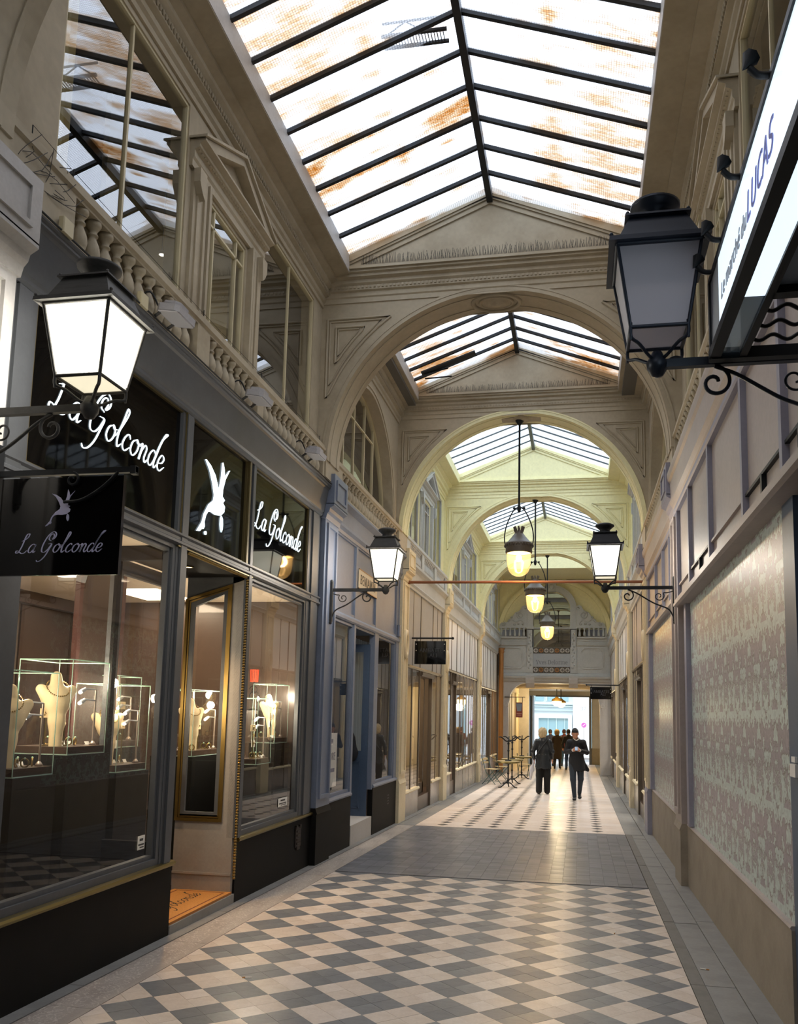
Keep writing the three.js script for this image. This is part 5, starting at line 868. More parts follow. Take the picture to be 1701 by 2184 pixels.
    part(o, 'impost_bracket', [tube(spiral(s < 0 ? -2.86 : 0.86, 2.1, 0.1, 1.2, 1.57, s).map(([x, y]) => [x, y, z + 0.03]), 0.03, 6, 40), prism([[-2.98, 2.2], [-2.76, 2.2], [-2.86, 1.85]].map(([x, y]) => [s < 0 ? x : -2 - x, y]), z, z + 0.05, toXY)], M.greyWhite);
  }
  part(o, 'cornice', [prism([[z, 3.03], [z + 0.05, 3.03], [z + 0.08, 3.1], [z + 0.16, 3.16], [z + 0.18, 3.22], [z + 0.1, 3.26], [z + 0.06, 3.34], [z, 3.36]], XL, XR, toZY)], J);
  for (const y of [3.36, 4.12]) {     // two friezes of patterned tiles
    for (let i = 0; i < 7; i++) { const x = -1.8 + (i + 0.5) * 1.43 / 7; part(o, 'frieze_tile', [bx(x - 0.1, x + 0.1, y, y + 0.235, z, z + 0.012)], std({ color: 0x413f3c, roughness: 0.4 })); part(o, 'frieze_ornament', [at(new THREE.TorusGeometry(0.075, 0.014, 6, 18), x, y + 0.118, z + 0.014), ...[0.785, 2.356, 3.927, 5.498].map(a => ball(x + 0.045 * Math.cos(a), y + 0.118 + 0.045 * Math.sin(a), z + 0.012, 0.026, 1, 6))], i % 3 === 1 ? M.wood : M.greyWhite); }
  }
  const font = await new FontLoader().loadAsync('fonts/droid/droid_serif_regular.typeface.json');
  const b = thing('name_board', 'pale grey name board with faded serif lettering between two tile friezes on the end wall', 'sign', [-1.085, 3.6, z + 0.002]);
  part(b, 'board', [bx(-0.715, 0.715, 0, 0.515, 0, 0.03)], paint(0x9fa6ad, 0x8d949b, 0.3, 0.4, 1));
  const g = new TextGeometry('Yves Delorme', { font, size: 0.16, depth: 0.006, curveSegments: 4 }); g.computeBoundingBox(); g.scale(1.22 / g.boundingBox.max.x, 1, 1); g.translate(-0.61, 0.1, 0.03); part(b.children[0], 'lettering', [g], std({ color: 0x666d74, roughness: 0.4 }));
  const n = structure('window_' + (++winNo)), P = [], T = THREE.ShapeUtils.triangulateShape(niche.map(p => new THREE.Vector2(...p)), []);
  for (const t of T) for (const i of t) P.push(...niche[i], z - 0.2);
  part(n, 'pane', geo(P, null, T.flatMap(t => t.flatMap(i => niche[i]))), M.mirrorGlass);
  part(n, 'room', [bx(-2.2, 0.2, 4.2, 4.25, z - 0.4, z - 2), bx(-2.2, 0.2, 4.2, 6.9, z - 2, z - 2.1), bx(-2.25, -2.2, 4.2, 6.9, z - 0.4, z - 2), bx(0.2, 0.25, 4.2, 6.9, z - 0.4, z - 2), bx(-2.2, 0.2, 6.9, 6.95, z - 0.4, z - 2)], M.stoneDark);
  single('corner_column', [rod([-3.02, -0.5, -32.7], [-3.02, 4.1, -32.7], 0.1, 0.09, 14), at(lathe([[0.09, 0], [0.13, 0.05], [0.1, 0.1], [0.15, 0.2], [0.001, 0.22]], 16), -3.02, 4.1, -32.7)], M.wood, 'slender orange brown column in the far left corner by the end wall', 'column');
  // passage
  const w = structure('wall_passage');
  part(w, 'left_wall', [bx(-3.0, -2.72, -0.8, 3.0, -33.4, -43.4)], M.cream); part(w, 'right_wall', [bx(0.95, 1.2, -0.8, 3.0, -33.4, -43.4)], M.cream);
  part(w, 'vault', [bx(-3.0, 1.2, 2.96, 3.06, -33.4, -43.6)], M.cream);
  for (const zz of [-34.2, -35.2, -36.4]) part(w, 'ceiling_rib', [bx(-2.72, 0.95, 2.86, 2.97, zz, zz - 0.16)], M.cream);
  for (let i = 0; i < 4; i++) part(w, 'wall_panel', [frameOn('L', -34 - i * 2.2, -35.8 - i * 2.2, 0.6, 2.7, 0.06, 0.42, 0.46)], M.cream);
  part(w, 'end_pier', [bx(-2.75, -2.28, -0.8, 3.0, -38.2, -38.6), bx(0.58, 1.0, 0.15, 3.0, -43.0, -43.4)], M.greyWhite); part(w, 'pier_base', [bx(0.56, 1.02, -0.8, 0.15, -42.97, -43.42)], M.stoneDark);
  part(w, 'lintel', [bx(-2.75, 1.0, 2.72, 3.0, -43.0, -43.4)], M.greyWhite);
  part(w, 'gate_frame', [bx(-2.2, 0.6, 2.68, 2.74, -42.9, -43), bx(0.44, 0.56, -0.7, 2.7, -42.9, -43.0)], M.shopDark);
  for (let i = 0; i < 3; i++) part(w, 'folded_gate_leaf', [bx(-2.32 - i * 0.1, -2.27 - i * 0.1, -0.66, 2.68, -41.2 + i * 0.9, -42.9 + i * 0.5)], M.shopDark);
  const lamp = thing('pendant_lamp', 'cluster of two lit globe lamps on straight rods in the exit passage', 'pendant lamp', [-1.02, 2.05, -38]);
  for (const [x, y, zz] of [[0, 0.05, 0], [0.16, 0, -1.2]]) { part(lamp, 'globe', [at(lathe([[0.001, -0.16], [0.1, -0.14], [0.19, -0.06], [0.22, 0.04], [0.19, 0.1]], 20), x, y + 0.2, zz)], std({ color: 0xfff4d8, emissive: 0xffe9b8, emissiveIntensity: 1.6 })); part(lamp, 'shade', [at(lathe([[0.23, 0], [0.21, 0.08], [0.1, 0.14], [0.05, 0.2], [0.001, 0.2]], 20), x, y + 0.27, zz)], M.gold); part(lamp, 'rod', [rod([x, y + 0.45, zz], [x, 0.92, zz], 0.022)], M.iron); }
  const l = new THREE.PointLight(0xffe4b0, 9, 0, 2); l.position.set(-1.02, 2.02, -37.4); l.shadow.radius = 8; l.castShadow = true; scene.add(l);
  // street
  const st = structure('ground'); part(st, 'pavement', [bx(-16, 14, -1.1, -0.66, -43.6, -45.6)], M.greyWhite); part(st, 'road', [bx(-16, 14, -1.1, -0.76, -45.6, -50.4)], M.slate); part(st, 'far_pavement', [bx(-16, 14, -1.1, -0.66, -50.4, -52)], M.greyWhite);
  const sw = structure('wall_street'); part(sw, 'outer_wall', [bx(-16, -2.9, -1, 7.4, -43.42, -43.62), bx(1.1, 14, -1, 7.4, -43.42, -43.62), bx(-2.9, 1.1, 3.0, 7.4, -43.42, -43.62)], M.greyWhite);
  const f = thing('building', 'bright white street building with pale blue shop windows beyond the exit', 'building', [0, 0, -52]);
  const paleBlue = std({ color: 0xc9e2e4, roughness: 0.5 }), dimBlue = std({ color: 0x9fc4cb, roughness: 0.2 });
  part(f, 'wall', [bx(-16, 14, -1, 9, -0.6, -0.3)], std({ color: 0xdfe8ea, roughness: 0.7 })); part(f, 'white_bay', [bx(-0.42, 0.95, -0.66, 3.2, -0.3, -0.05)], std({ color: 0xf2f2f2, roughness: 0.7 }));
  part(f, 'shop_frame', [prism([[-2.75, -0.66], [-0.5, -0.66], [-0.5, 1.8], [-2.75, 1.8]], -0.3, -0.12, toXY, [[[-2.5, 0.2], [-0.72, 0.2], [-0.72, 1.6], [-2.5, 1.6]]])], std({ color: 0xf2f6f6, roughness: 0.6 }));
  part(f, 'shop_window', [bx(-2.5, -0.72, 0.2, 1.6, -0.28, -0.25)], dimBlue); for (let i = 0; i < 3; i++) part(f, 'window_bar', [bx(-1.95 + i * 0.5, -1.9 + i * 0.5, 0.2, 1.6, -0.25, -0.2)], paleBlue);
  for (const y of [2.05, 2.3, 2.42, 3.1]) part(f, 'cornice', [bx(-16, -0.45, y, y + 0.05, -0.3, -0.15)], paleBlue);
  for (let i = 0; i < 3; i++) { part(f, 'window', [bx(-2.7 + i * 0.75, -2.2 + i * 0.75, 2.65, 4.2, -0.3, -0.24)], dimBlue); part(f, 'shutter', [bx(-2.82 + i * 0.75, -2.72 + i * 0.75, 2.65, 4.2, -0.3, -0.2)], paleBlue); }
  part(f, 'door', [bx(0.62, 0.95, -0.6, 2.6, -0.05, 0)], dimBlue); part(f, 'door_frame', [bx(0.92, 1.05, -0.66, 3, -0.3, 0.02)], M.shopDark);
  const g37 = new TextGeometry('37', { font, size: 0.22, depth: 0.01, curveSegments: 4 }); g37.translate(0.02, 2.1, -0.05); part(f, 'house_number', [g37], std({ color: 0xb9bcbb }));
  const sg = thing('road_sign', 'round pink road sign with a pale diagonal bar across the street', 'sign', [0.22, 1.22, -51.6]);
  part(sg, 'disc', [new THREE.CylinderGeometry(0.15, 0.15, 0.02, 28).rotateX(Math.PI / 2)], std({ color: 0xd86bc0, roughness: 0.5 })); part(sg, 'bar', [new THREE.BoxGeometry(0.2, 0.045, 0.01).rotateZ(0.7).translate(0, 0, 0.014)], std({ color: 0xf0d4ec })); part(sg, 'post', [rod([0, -1.88, -0.03], [0, 0.1, -0.03], 0.02)], M.greyWhite);
}
// ---------- inside the jeweller's ----------
{
  const wl = scene.getObjectByName('wall_left');
  const o = structure('ceiling'); part(o, 'shop_ceiling', [bx(-6.45, XL - 0.1, 2.98, 3.04, -3.72, -9.62)], std({ color: 0xe6d3bb, roughness: 0.6 }));
  for (let i = 0; i < 6; i++) part(wl, 'lacquer_panel', [bx(-6.44, -6.38, 0.02, 2.9, -3.75 - i * 0.98, -4.7 - i * 0.98)], i % 2 ? M.brownLacquer : M.room);
  for (const z of [-3.72, -9.63]) part(wl, 'lacquer_panel', [bx(-6.4, XL - 0.12, 0.02, 2.98, z, z + (z > -5 ? -0.02 : 0.02))], M.brownLacquer);
  part(wl, 'cornice', [bx(-6.38, -6.25, 2.84, 2.98, -3.75, -9.6)], M.brownLacquer);
  shopLight(-4.9, 2.972, -5.0, 0.6, 0.9, 10, 0xffe6c4, 'ceiling light panel nearest the left end of the jewellery shop'); shopLight(-4.9, 2.972, -7.2, 0.6, 0.9, 10, 0xffe6c4, 'ceiling light panel in the middle of the jewellery shop'); shopLight(-4.9, 2.972, -8.9, 0.6, 0.9, 10, 0xffe6c4, 'ceiling light panel at the far end of the jewellery shop');
  // a dark screen with maroon edges behind the first window, and a floor lamp
  const sc = thing('folding_screen', 'dark lacquer screen with maroon edges behind the tall glass case', 'screen', [-4.35, 0.02, -6.75]); part(sc, 'panel', [bx(0, 0.03, 0, 2.9, -0.55, 0.1)], M.brownLacquer); part(sc, 'edge', [bx(-0.01, 0.04, 0, 2.9, 0.1, 0.15)], std({ color: 0x5c3d37, roughness: 0.3 })); part(sc, 'edge', [bx(-0.01, 0.04, 0, 2.9, -0.6, -0.55)], std({ color: 0x5c3d37, roughness: 0.3 }));
  const po = thing('display_pole', 'pale upright pole fixture at the left inside the jewellery shop', 'pole', [-4.6, 0.02, -5.75]); part(po, 'rail', [bx(-0.02, 0.02, 0, 2.9, -0.02, 0.02), bx(-0.02, 0.02, 0, 2.9, 0.16, 0.2)], M.creamBar); part(po, 'plate', [bx(0, 0.02, 2.3, 2.62, 0.05, 0.13)], M.white);
  const rl = thing('red_lamp', 'small lamp with a glowing red ribbed shade on a curled stand', 'lamp', [-3.79, 1.6, -9.4]);
  part(rl, 'shade', [lathe([[0.062, 0.42], [0.07, 0.6]], 16)], std({ color: 0xb03a22, emissive: 0xd83c18, emissiveIntensity: 1.0, roughness: 0.6 })); part(rl, 'ribs', Array.from({ length: 16 }, (_, i) => rod([0.064 * Math.cos(i * 0.3927), 0.42, 0.064 * Math.sin(i * 0.3927)], [0.072 * Math.cos(i * 0.3927), 0.6, 0.072 * Math.sin(i * 0.3927)], 0.003, 0.003, 4)), M.brownLacquer); part(rl, 'stem', [rod([0, 0, 0], [0, 0.44, 0], 0.01), at(lathe([[0.001, 0], [0.08, 0], [0.06, 0.02], [0.02, 0.03], [0.001, 0.03]], 14), 0, 0, 0), tube(spiral(0, 0.2, 0.09, 1.3, 0, 1), 0.007, 5, 40), tube(spiral(0, 0.3, 0.07, 1.3, 3, -1), 0.007, 5, 40)], M.iron);
  rl.scale.setScalar(0.8); rl.position.y = 1.66;
  single('side_table', [bx(-3.92, -3.68, 1.62, 1.66, -9.52, -9.28), bx(-3.88, -3.72, 0.02, 1.62, -9.48, -9.32)], M.brownLacquer, 'tall brown side stand carrying the small red lamp', 'stand');
  // bust for necklaces
  const bustG = nets(union([bone([0.03, 0.0, 0], [0.025, 0.14, 0], 0.036, 0.04), bone([0.025, 0.14, 0], [0.0, 0.27, 0], 0.04, 0.066), bone([0, 0.25, -0.02], [-0.02, 0.325, -0.085], 0.055, 0.03), bone([0, 0.25, 0.02], [-0.02, 0.325, 0.085], 0.055, 0.03), bone([-0.02, 0.33, 0], [-0.04, 0.40, 0], 0.038, 0.032)], 0.035), [-0.15, -0.06, -0.14], [0.12, 0.46, 0.14], 0.012);
  const bustM = std({ color: 0xe8d3a6, roughness: 0.75 });
  const bust = (x, y, z, s, turn, label) => { const b = thing('necklace_bust', label, 'bust', [x, y, z], turn); const g = part(b, 'body', bustG, bustM); b.scale.setScalar(s); const n = thing('necklace', label.replace(/bust/, 'bust’s necklace').replace('cream', 'beaded necklace on the cream'), 'necklace', [x, y, z], turn); n.scale.setScalar(s); n.userData.label = 'beaded necklace worn by the ' + label; part(n, 'beads', Array.from({ length: 34 }, (_, i) => { const a = i * 6.283 / 34; return ball(0.012 + 0.058 * Math.cos(a), 0.335 - 0.05 * Math.cos(a), 0.062 * Math.sin(a), 0.0042, 1, 5); }), M.gold); };
  const edgeM = phys({ color: 0xcfeadd, transmission: 0.5, thickness: 0, roughness: 0.25, ior: 1.5 }), trayM = M.brownLacquer;
  function glassCase(x1, w, z0, d, y0, h, label, light) {      // near corner (x1, z0), w deep into the shop, d along the passage
    const o = thing('glass_case', label, 'display case', [x1, y0, z0]);
    part(o, 'tray', [cbx(-w, 0, 0.005, 0.055, -d, 0, 0.006)], trayM);
    const q = (a, b, c, e) => { const P = []; for (const v of [a, b, c, a, c, e]) P.push(...v); return geo(P, null, [0, 0, 1, 0, 1, 1, 0, 0, 1, 1, 0, 1]); };
    part(o, 'pane', q([0, 0, 0], [0, 0, -d], [0, h, -d], [0, h, 0]), M.glass); part(o, 'pane', q([-w, 0, 0], [0, 0, 0], [0, h, 0], [-w, h, 0]), M.glass); part(o, 'pane', q([-w, 0, -d], [-w, 0, 0], [-w, h, 0], [-w, h, -d]), M.glass); part(o, 'pane', q([-w, h, 0], [0, h, 0], [0, h, -d], [-w, h, -d]), M.glass);
    const e = []; for (const x of [-w, 0]) { for (const z of [0, -d]) e.push(bx(x - 0.0025, x + 0.0025, 0, h, z - 0.0025, z + 0.0025)); for (const y of [0, h]) e.push(bx(x - 0.004, x + 0.004, y - 0.004, y + 0.004, -d, 0)); } for (const z of [0, -d]) for (const y of [0, h]) e.push(bx(-w, 0, y - 0.004, y + 0.004, z - 0.004, z + 0.004));
    part(o, 'glass_edge', e, edgeM);
    part(o, 'pedestal', [bx(-w - 0.02, 0.02, 0.03 - y0, -0.006, -d - 0.02, 0.02)], M.blackPanel);
    const p = thing('display_spotlight', 'slim steel spotlight pole with two heads in the ' + light, 'spotlight', [x1 - 0.06, y0 + 0.055, z0 - d + 0.07]);
    part(p, 'pole', [rod([0, 0, 0], [0, h * 0.62, 0], 0.008), at(lathe([[0.001, 0], [0.03, 0], [0.02, 0.02], [0.008, 0.035]], 12), 0, 0, 0)], std({ color: 0xb4a79a, metalness: 0.7, roughness: 0.35 }));
    for (const y of [0.62, 0.5]) { part(p, 'head', [rod([0, h * y, 0], [-0.03, h * y + 0.005, 0.09], 0.006), rod([-0.03, h * y + 0.005, 0.09], [-0.05, h * y - 0.02, 0.12], 0.014, 0.018)], std({ color: 0xcfd4d8, metalness: 0.6, roughness: 0.3 })); part(p.children[p.children.length - 1], 'lens', [ball(-0.055, h * y - 0.026, 0.126, 0.014, 1, 8)], std({ color: 0xffffff, emissive: 0xfff2d8, emissiveIntensity: 6 })); }
    const l = new THREE.PointLight(0xffeed0, 1.3, 0, 2); l.position.set(x1 - w / 2, y0 + h * 0.8, z0 - d / 2); l.shadow.radius = 2; scene.add(l);
    for (let i = 0; i < 3; i++) { const sx0 = x1 - rr(0.08, w - 0.08), sz = z0 - rr(0.1, d - 0.1), hh = [0.22, 0.13, 0.3][i], n = thing('jewel_stand', ['medium', 'short', 'tall'][i] + ' pad on a thin post holding jewels in the ' + light, 'display stand', [sx0, y0 + 0.055, sz], rr(-0.8, 0.8)); part(n, 'post', [rod([0, 0, 0], [0, hh, 0], 0.005), rod([0, 0, 0], [0, 0.006, 0], 0.03)], M.brass); part(n, 'pad', [cbx(-0.006, 0.006, hh - 0.01, hh + 0.06, -0.045, 0.045, 0.003).rotateZ(0.0)], i === 1 ? M.paper : bustM); part(n, 'jewel', [ball(0.008, hh + 0.03, 0, 0.012, 1, 7), ball(0.008, hh + 0.012, 0.012, 0.007, 1, 6)], M.gold); }
    // cards and jewellery on the tray
    for (let i = 0; i < 5; i++) { const c = thing('price_card', 'small white price card lying in the ' + light, 'price card', [x1 - rr(0.04, w - 0.05), y0 + 0.056, z0 - rr(0.06, d - 0.06)], rr(-0.5, 0.5), 'price cards in the ' + light); part(c, 'card', [bx(0, 0.004, 0, 0.03, -0.025, 0.025).rotateZ(0.5)], M.paper); part(c, 'foot', [bx(-0.016, 0.001, 0, 0.004, -0.02, 0.02)], M.paper); }
    for (let i = 0; i < 5; i++) { const c = thing('bracelet', 'small gold bracelet standing on the tray of the ' + light, 'bracelet', [x1 - rr(0.05, w - 0.05), y0 + 0.085, z0 - rr(0.08, d - 0.08)], rr(0, 3), 'bracelets in the ' + light); part(c, 'band', [new THREE.TorusGeometry(0.028, 0.006, 6, 18)], i % 2 ? M.gold : M.brass); part(c, 'stone', [ball(0, 0.03, 0, 0.009, 1, 6)], std({ color: 0x9fc8b0, roughness: 0.1 })); }
  }
  glassCase(-3.7, 0.44, -5.64, 0.49, 1.306, 0.70, 'tall lit glass case with a brown tray, in the middle of the nearest window', 'tall middle case of the nearest window');
  glassCase(-3.68, 0.4, -5.02, 0.43, 1.182, 0.71, 'lit glass case at the left edge of the nearest window', 'left case of the nearest window');
  glassCase(-3.7, 0.4, -6.32, 0.48, 1.135, 0.715, 'lower lit glass case at the right of the nearest window', 'right case of the nearest window');
  glassCase(-4.15, 0.36, -7.05, 0.4, 1.3, 0.65, 'glass case standing back behind the right case of the nearest window', 'case standing farther back');
  glassCase(-3.9, 0.42, -8.08, 0.72, 1.18, 0.68, 'wide glass case seen through the gilt framed light of the entrance', 'case behind the gilt framed light');
  glassCase(-3.38, 0.2, -8.53, 0.42, 1.09, 0.7, 'lower glass case at the far end of the jewellery window', 'lower far case');
  glassCase(-3.38, 0.27, -9.05, 0.42, 1.3, 0.66, 'tall glass case at the far end of the jewellery window', 'tall far case');
  bust(-3.88, 1.362, -5.74, 1.3, -0.7, 'cream bust in the tall middle glass case'); bust(-3.84, 1.238, -5.16, 1.32, -0.9, 'cream bust in the left glass case');
  bust(-3.9, 1.19, -6.5, 1.2, -0.7, 'shaded bust in the right glass case'); bust(-4.3, 1.356, -7.2, 0.8, -0.6, 'pale bust in the glass case standing back'); bust(-4.02, 1.238, -8.3, 1.25, -0.7, 'cream bust behind the gilt framed light'); bust(-3.52, 1.358, -9.26, 1.15, -0.6, 'cream bust in the tall far glass case'); bust(-4.02, 1.362, -6.0, 0.5, -0.6, 'very small bust in the tall middle glass case');
}
// ---------- cafe tables and folding chairs ----------
{
  const topM = paint(0xd8c59a, 0xb7a172, 0.5, 0.35, 0.4);
  function table(up, label, pos) {
    const o = thing('bistro_table', label, 'table', pos), k = up ? -1 : 1, h = 0.72, y = t => up ? h - t : t;
    part(o, 'tabletop', [rod([0, y(h - 0.025), 0], [0, y(h), 0], 0.33, 0.33, 32)], topM); part(o.children[0], 'rim', [at(new THREE.TorusGeometry(0.33, 0.014, 6, 36).rotateX(Math.PI / 2), 0, y(h - 0.013), 0)], M.brass);
    part(o, 'column', [rod([0, y(0.1), 0], [0, y(h - 0.03), 0], 0.022, 0.02, 10), rod([0, y(h - 0.06), 0], [0, y(h - 0.03), 0], 0.08, 0.1, 10), ball(0, y(0.4), 0, 0.032, 1.3, 8), ball(0, y(0.2), 0, 0.035, 1.2, 8)], M.iron);
    for (let i = 0; i < 3; i++) { const a = i * 2.094 + 0.5, c = Math.cos(a), s = Math.sin(a); part(o, 'foot', [tube([[0, y(0.14), 0], [c * 0.08, y(0.13), s * 0.08], [c * 0.17, y(0.06), s * 0.17], [c * 0.24, y(0.018), s * 0.24], [c * 0.29, y(0.018), s * 0.29]], 0.018, 6), ball(c * 0.29, y(0.016), s * 0.29, 0.024, 0.7, 6)], M.iron); }
  }
  const T = [[-2.02, -24.3, 'nearest'], [-2.06, -26.2, 'second'], [-1.95, -28.9, 'farthest']];
  for (const [x, z, n] of T) { table(false, `round bistro table standing on the floor, ${n} of the row on the left`, [x, fy(z) + 0.002, z]); table(true, `bistro table turned upside down on top of the ${n} standing one`, [x, fy(z) + 0.724, z - 0.02]); }
  function chair(label, pos, turn) {
    const o = thing('folding_chair', label, 'chair', pos, turn), m = paint(0x3d5a57, 0x2c4341, 0.4, 0.45, 0.3);
    for (const x of [-0.19, 0.19]) { part(o, 'leg', [tube([[x, 0, 0.22], [x, 0.44, -0.17], [x, 0.82, -0.25]], 0.011, 6, 2, false, true)], m); part(o, 'leg', [rod([x * 0.9, 0, -0.24], [x * 0.9, 0.45, 0.18], 0.011)], m); }
    part(o, 'rung', [rod([-0.19, 0.08, 0.15], [0.19, 0.08, 0.15], 0.008), rod([-0.17, 0.08, -0.17], [0.17, 0.08, -0.17], 0.008)], m);
    for (let i = 0; i < 6; i++) part(o, 'seat_slat', [cbx(-0.2, 0.2, 0.445, 0.46, -0.17 + i * 0.065, -0.118 + i * 0.065, 0.006)], topM);
    for (const y of [0.64, 0.74]) part(o, 'back_slat', [at(cbx(-0.2, 0.2, -0.03, 0.03, -0.008, 0.008, 0.004), 0, y, -0.225 - (y - 0.64) * 0.2)], topM);
  }
  chair('green folding chair with wooden slats, nearest to the left shop window', [-2.62, fy(-25.6), -25.6], 1.2); chair('green folding chair between the first and second bistro tables', [-2.5, fy(-27.4), -27.4], 1.9); chair('green folding chair behind the farthest bistro table', [-1.95, fy(-29.8), -29.8], 0.2);
}
// ---------- people ----------
{
  const skin = std({ color: 0xc48f74, roughness: 0.55 }), eyeM = std({ color: 0x1d1512, roughness: 0.2 });
  // joints in metres, y up, facing +z; L/R are the body's left (+x) and right (-x)
  function person(label, pos, turn, j, look, h) {
    const o = thing('person', label, 'person', pos, turn);
    const S2 = j.head, tilt = j.tilt || 0, ct = Math.cos(tilt), st = Math.sin(tilt);
    const inHead = (x, y, z) => { const a = x - S2[0], b = y - S2[1], c = z - S2[2]; return [a, b * ct + c * st, -b * st + c * ct]; };
    const headF = (x, y, z) => {
      const [a, b, c] = inHead(x, y, z);
      let d = blob([0, 0.025, -0.008], [0.077, 0.108, 0.096])(a, b, c);
      d = smin(d, blob([0, -0.05, 0.03], [0.055, 0.066, 0.062])(a, b, c), 0.04);
      d = smin(d, bone([0, 0.018, 0.082], [0, -0.022, 0.104], 0.009, 0.014)(a, b, c), 0.015);
      for (const s of [-1, 1]) { d = smin(d, blob([s * 0.079, -0.005, -0.006], [0.012, 0.03, 0.018])(a, b, c), 0.01); d = Math.max(d, -(Math.hypot(a - s * 0.031, b - 0.016, c - 0.1) - 0.016) - 0.002); }
      d = smin(d, blob([0, -0.058, 0.083], [0.024, 0.008, 0.012])(a, b, c), 0.012);
      return d;
    };
    const arm = s => [bone(j.sh[s], j.el[s], 0.046, 0.038), bone(j.el[s], j.wr[s], 0.037, 0.026)], leg = s => [bone(j.hip[s], j.kn[s], 0.082, 0.056), bone(j.kn[s], [j.an[s][0], j.an[s][1] + 0.03, j.an[s][2]], 0.055, 0.034)];
    const trunk = [bone([0, 0.92, j.lean[0]], [0, 1.12, j.lean[1]], 0.14, 0.125, 0.7), bone([0, 1.12, j.lean[1]], [0, 1.33, j.lean[2]], 0.12, 0.105, 0.65), bone(j.sh[0], j.sh[1], 0.048, 0.048), bone([0, 1.38, j.lean[2]], [S2[0] * 0.8, S2[1] - 0.07, S2[2] - 0.03], 0.062, 0.05)];
    const body = union([...trunk, ...arm(0), ...arm(1), ...leg(0), ...leg(1)], 0.05);
    const wide = [[-0.55, -0.06, -0.5], [0.55, 1.5, 0.5]];
    const gs = [nets(body, wide[0], wide[1], h), nets(union([headF, bone([0, 1.4, j.lean[2]], [S2[0] * 0.8, S2[1] - 0.06, S2[2] - 0.03], 0.055, 0.05)], 0.02), [S2[0] - 0.14, S2[1] - 0.24, S2[2] - 0.2], [S2[0] + 0.14, S2[1] + 0.17, S2[2] + 0.2], h * 0.45)];
    // hands: palm and five fingers of their own
    for (const s of [0, 1]) {
      const w = V(...j.wr[s]), dir = V(...j.hd[s]).normalize(), side = V(...j.hs[s]).normalize(), up = dir.clone().cross(side), P = (a, b, c) => w.clone().addScaledVector(dir, a).addScaledVector(side, b).addScaledVector(up, c).toArray();
      const f = [bone(P(-0.02, 0, 0), P(0.03, 0, 0), 0.026, 0.026), bone(P(0.03, -0.024, 0), P(0.075, -0.026, 0), 0.014, 0.013), bone(P(0.03, 0.024, 0), P(0.08, 0.026, 0), 0.014, 0.013), bone(P(0.05, 0, 0), P(0.08, 0, 0), 0.018, 0.016)];
      const ln = [0.06, 0.074, 0.08, 0.07]; for (let k = 0; k < 4; k++) { const b = -0.033 + k * 0.022; f.push(bone(P(0.082, b, 0), P(0.082 + ln[k] * 0.5, b, j.curl * 0.4), 0.009, 0.0085), bone(P(0.082 + ln[k] * 0.5, b, j.curl * 0.4), P(0.082 + ln[k] * 0.75, b, j.curl), 0.0085, 0.007)); }
      f.push(bone(P(0.02, 0.03, 0), P(0.055, 0.056, j.curl * 0.3), 0.012, 0.01), bone(P(0.055, 0.056, j.curl * 0.3), P(0.085, 0.055, j.curl * 0.7), 0.01, 0.008));
      const c = P(0.06, 0, 0); gs.push(nets(union(f, 0.012), c.map(v => v - 0.13), c.map(v => v + 0.13), 0.005));
    }
    part(o, 'body', gs, skin);
    part(o, 'eyes', [-1, 1].map(s => { const e = V(s * 0.031, 0.014, 0.087), y = e.y * ct - e.z * st, z = e.y * st + e.z * ct; return ball(S2[0] + e.x, S2[1] + y, S2[2] + z, 0.009, 0.5, 8); }), eyeM);
    part(o, 'hair', nets((x, y, z) => { const [a, b, c] = inHead(x, y, z); return look.hairF(a, b, c); }, [S2[0] - 0.19, S2[1] - 0.26, S2[2] - 0.22], [S2[0] + 0.19, S2[1] + 0.2, S2[2] + 0.2], h * 0.6), look.hair);
    // trousers, shoes
    const tw = look.wide || 0;
    part(o, 'trousers', nets(union([0, 1].flatMap(s => [bone(j.hip[s], j.kn[s], 0.1 + tw * 0.4, 0.07 + tw * 0.7), bone(j.kn[s], [j.an[s][0], j.an[s][1] + 0.0, j.an[s][2]], 0.068 + tw * 0.7, 0.05 + tw)]).concat([bone([0, 0.9, j.lean[0]], [0, 0.98, j.lean[0]], 0.155, 0.15, 0.75)]), 0.03), [-0.4, -0.02, -0.5], [0.4, 1.15, 0.5], h), look.trousers);
    part(o, 'shoes', nets(union([0, 1].map(s => union([bone([j.an[s][0], j.an[s][1] - 0.03, j.an[s][2] - 0.03], j.toe[s], 0.046, 0.038), blob(j.toe[s], [0.046, 0.036, 0.06])], 0.02)), 0.005), [-0.35, -0.06, -0.5], [0.35, 0.35, 0.5], h * 0.7), look.shoe);
    // coat: trunk, skirt and sleeves
    const hem = look.hem, coatF = [bone([0, 1.33, j.lean[2]], [0, 1.12, j.lean[1]], 0.135, 0.16, 0.74), bone([0, 1.12, j.lean[1]], [0, 0.92, j.lean[0]], 0.16, 0.18, 0.74), bone([0, 0.92, j.lean[0]], [look.swing || 0, hem - 0.12, j.lean[0]], 0.185, look.flare, 0.8), bone(j.sh[0], j.sh[1], 0.068, 0.068), bone([0, 1.36, j.lean[2]], [S2[0] * 0.5, 1.44, S2[2] * 0.4 - 0.015], 0.11, 0.08)];
    for (const s of [0, 1]) coatF.push(bone(j.sh[s], j.el[s], 0.066, 0.056), bone(j.el[s], [0, 1, 2].map(k => j.wr[s][k] * 0.94 + j.el[s][k] * 0.06), 0.054, 0.044));
    if (look.extra) coatF.push(look.extra);
    const cu = union(coatF, 0.028), nk = blob([S2[0], S2[1] - 0.04, S2[2] + 0.02], [0.07, 0.1, 0.085]);
    part(o, 'coat', nets((x, y, z) => Math.max(Math.max(cu(x, y, z), hem + 0.012 * Math.sin(x * 40) - y), -nk(x, y, z)) , [-0.5, hem - 0.1, -0.5], [0.55, 1.56, 0.5], h), look.coat);
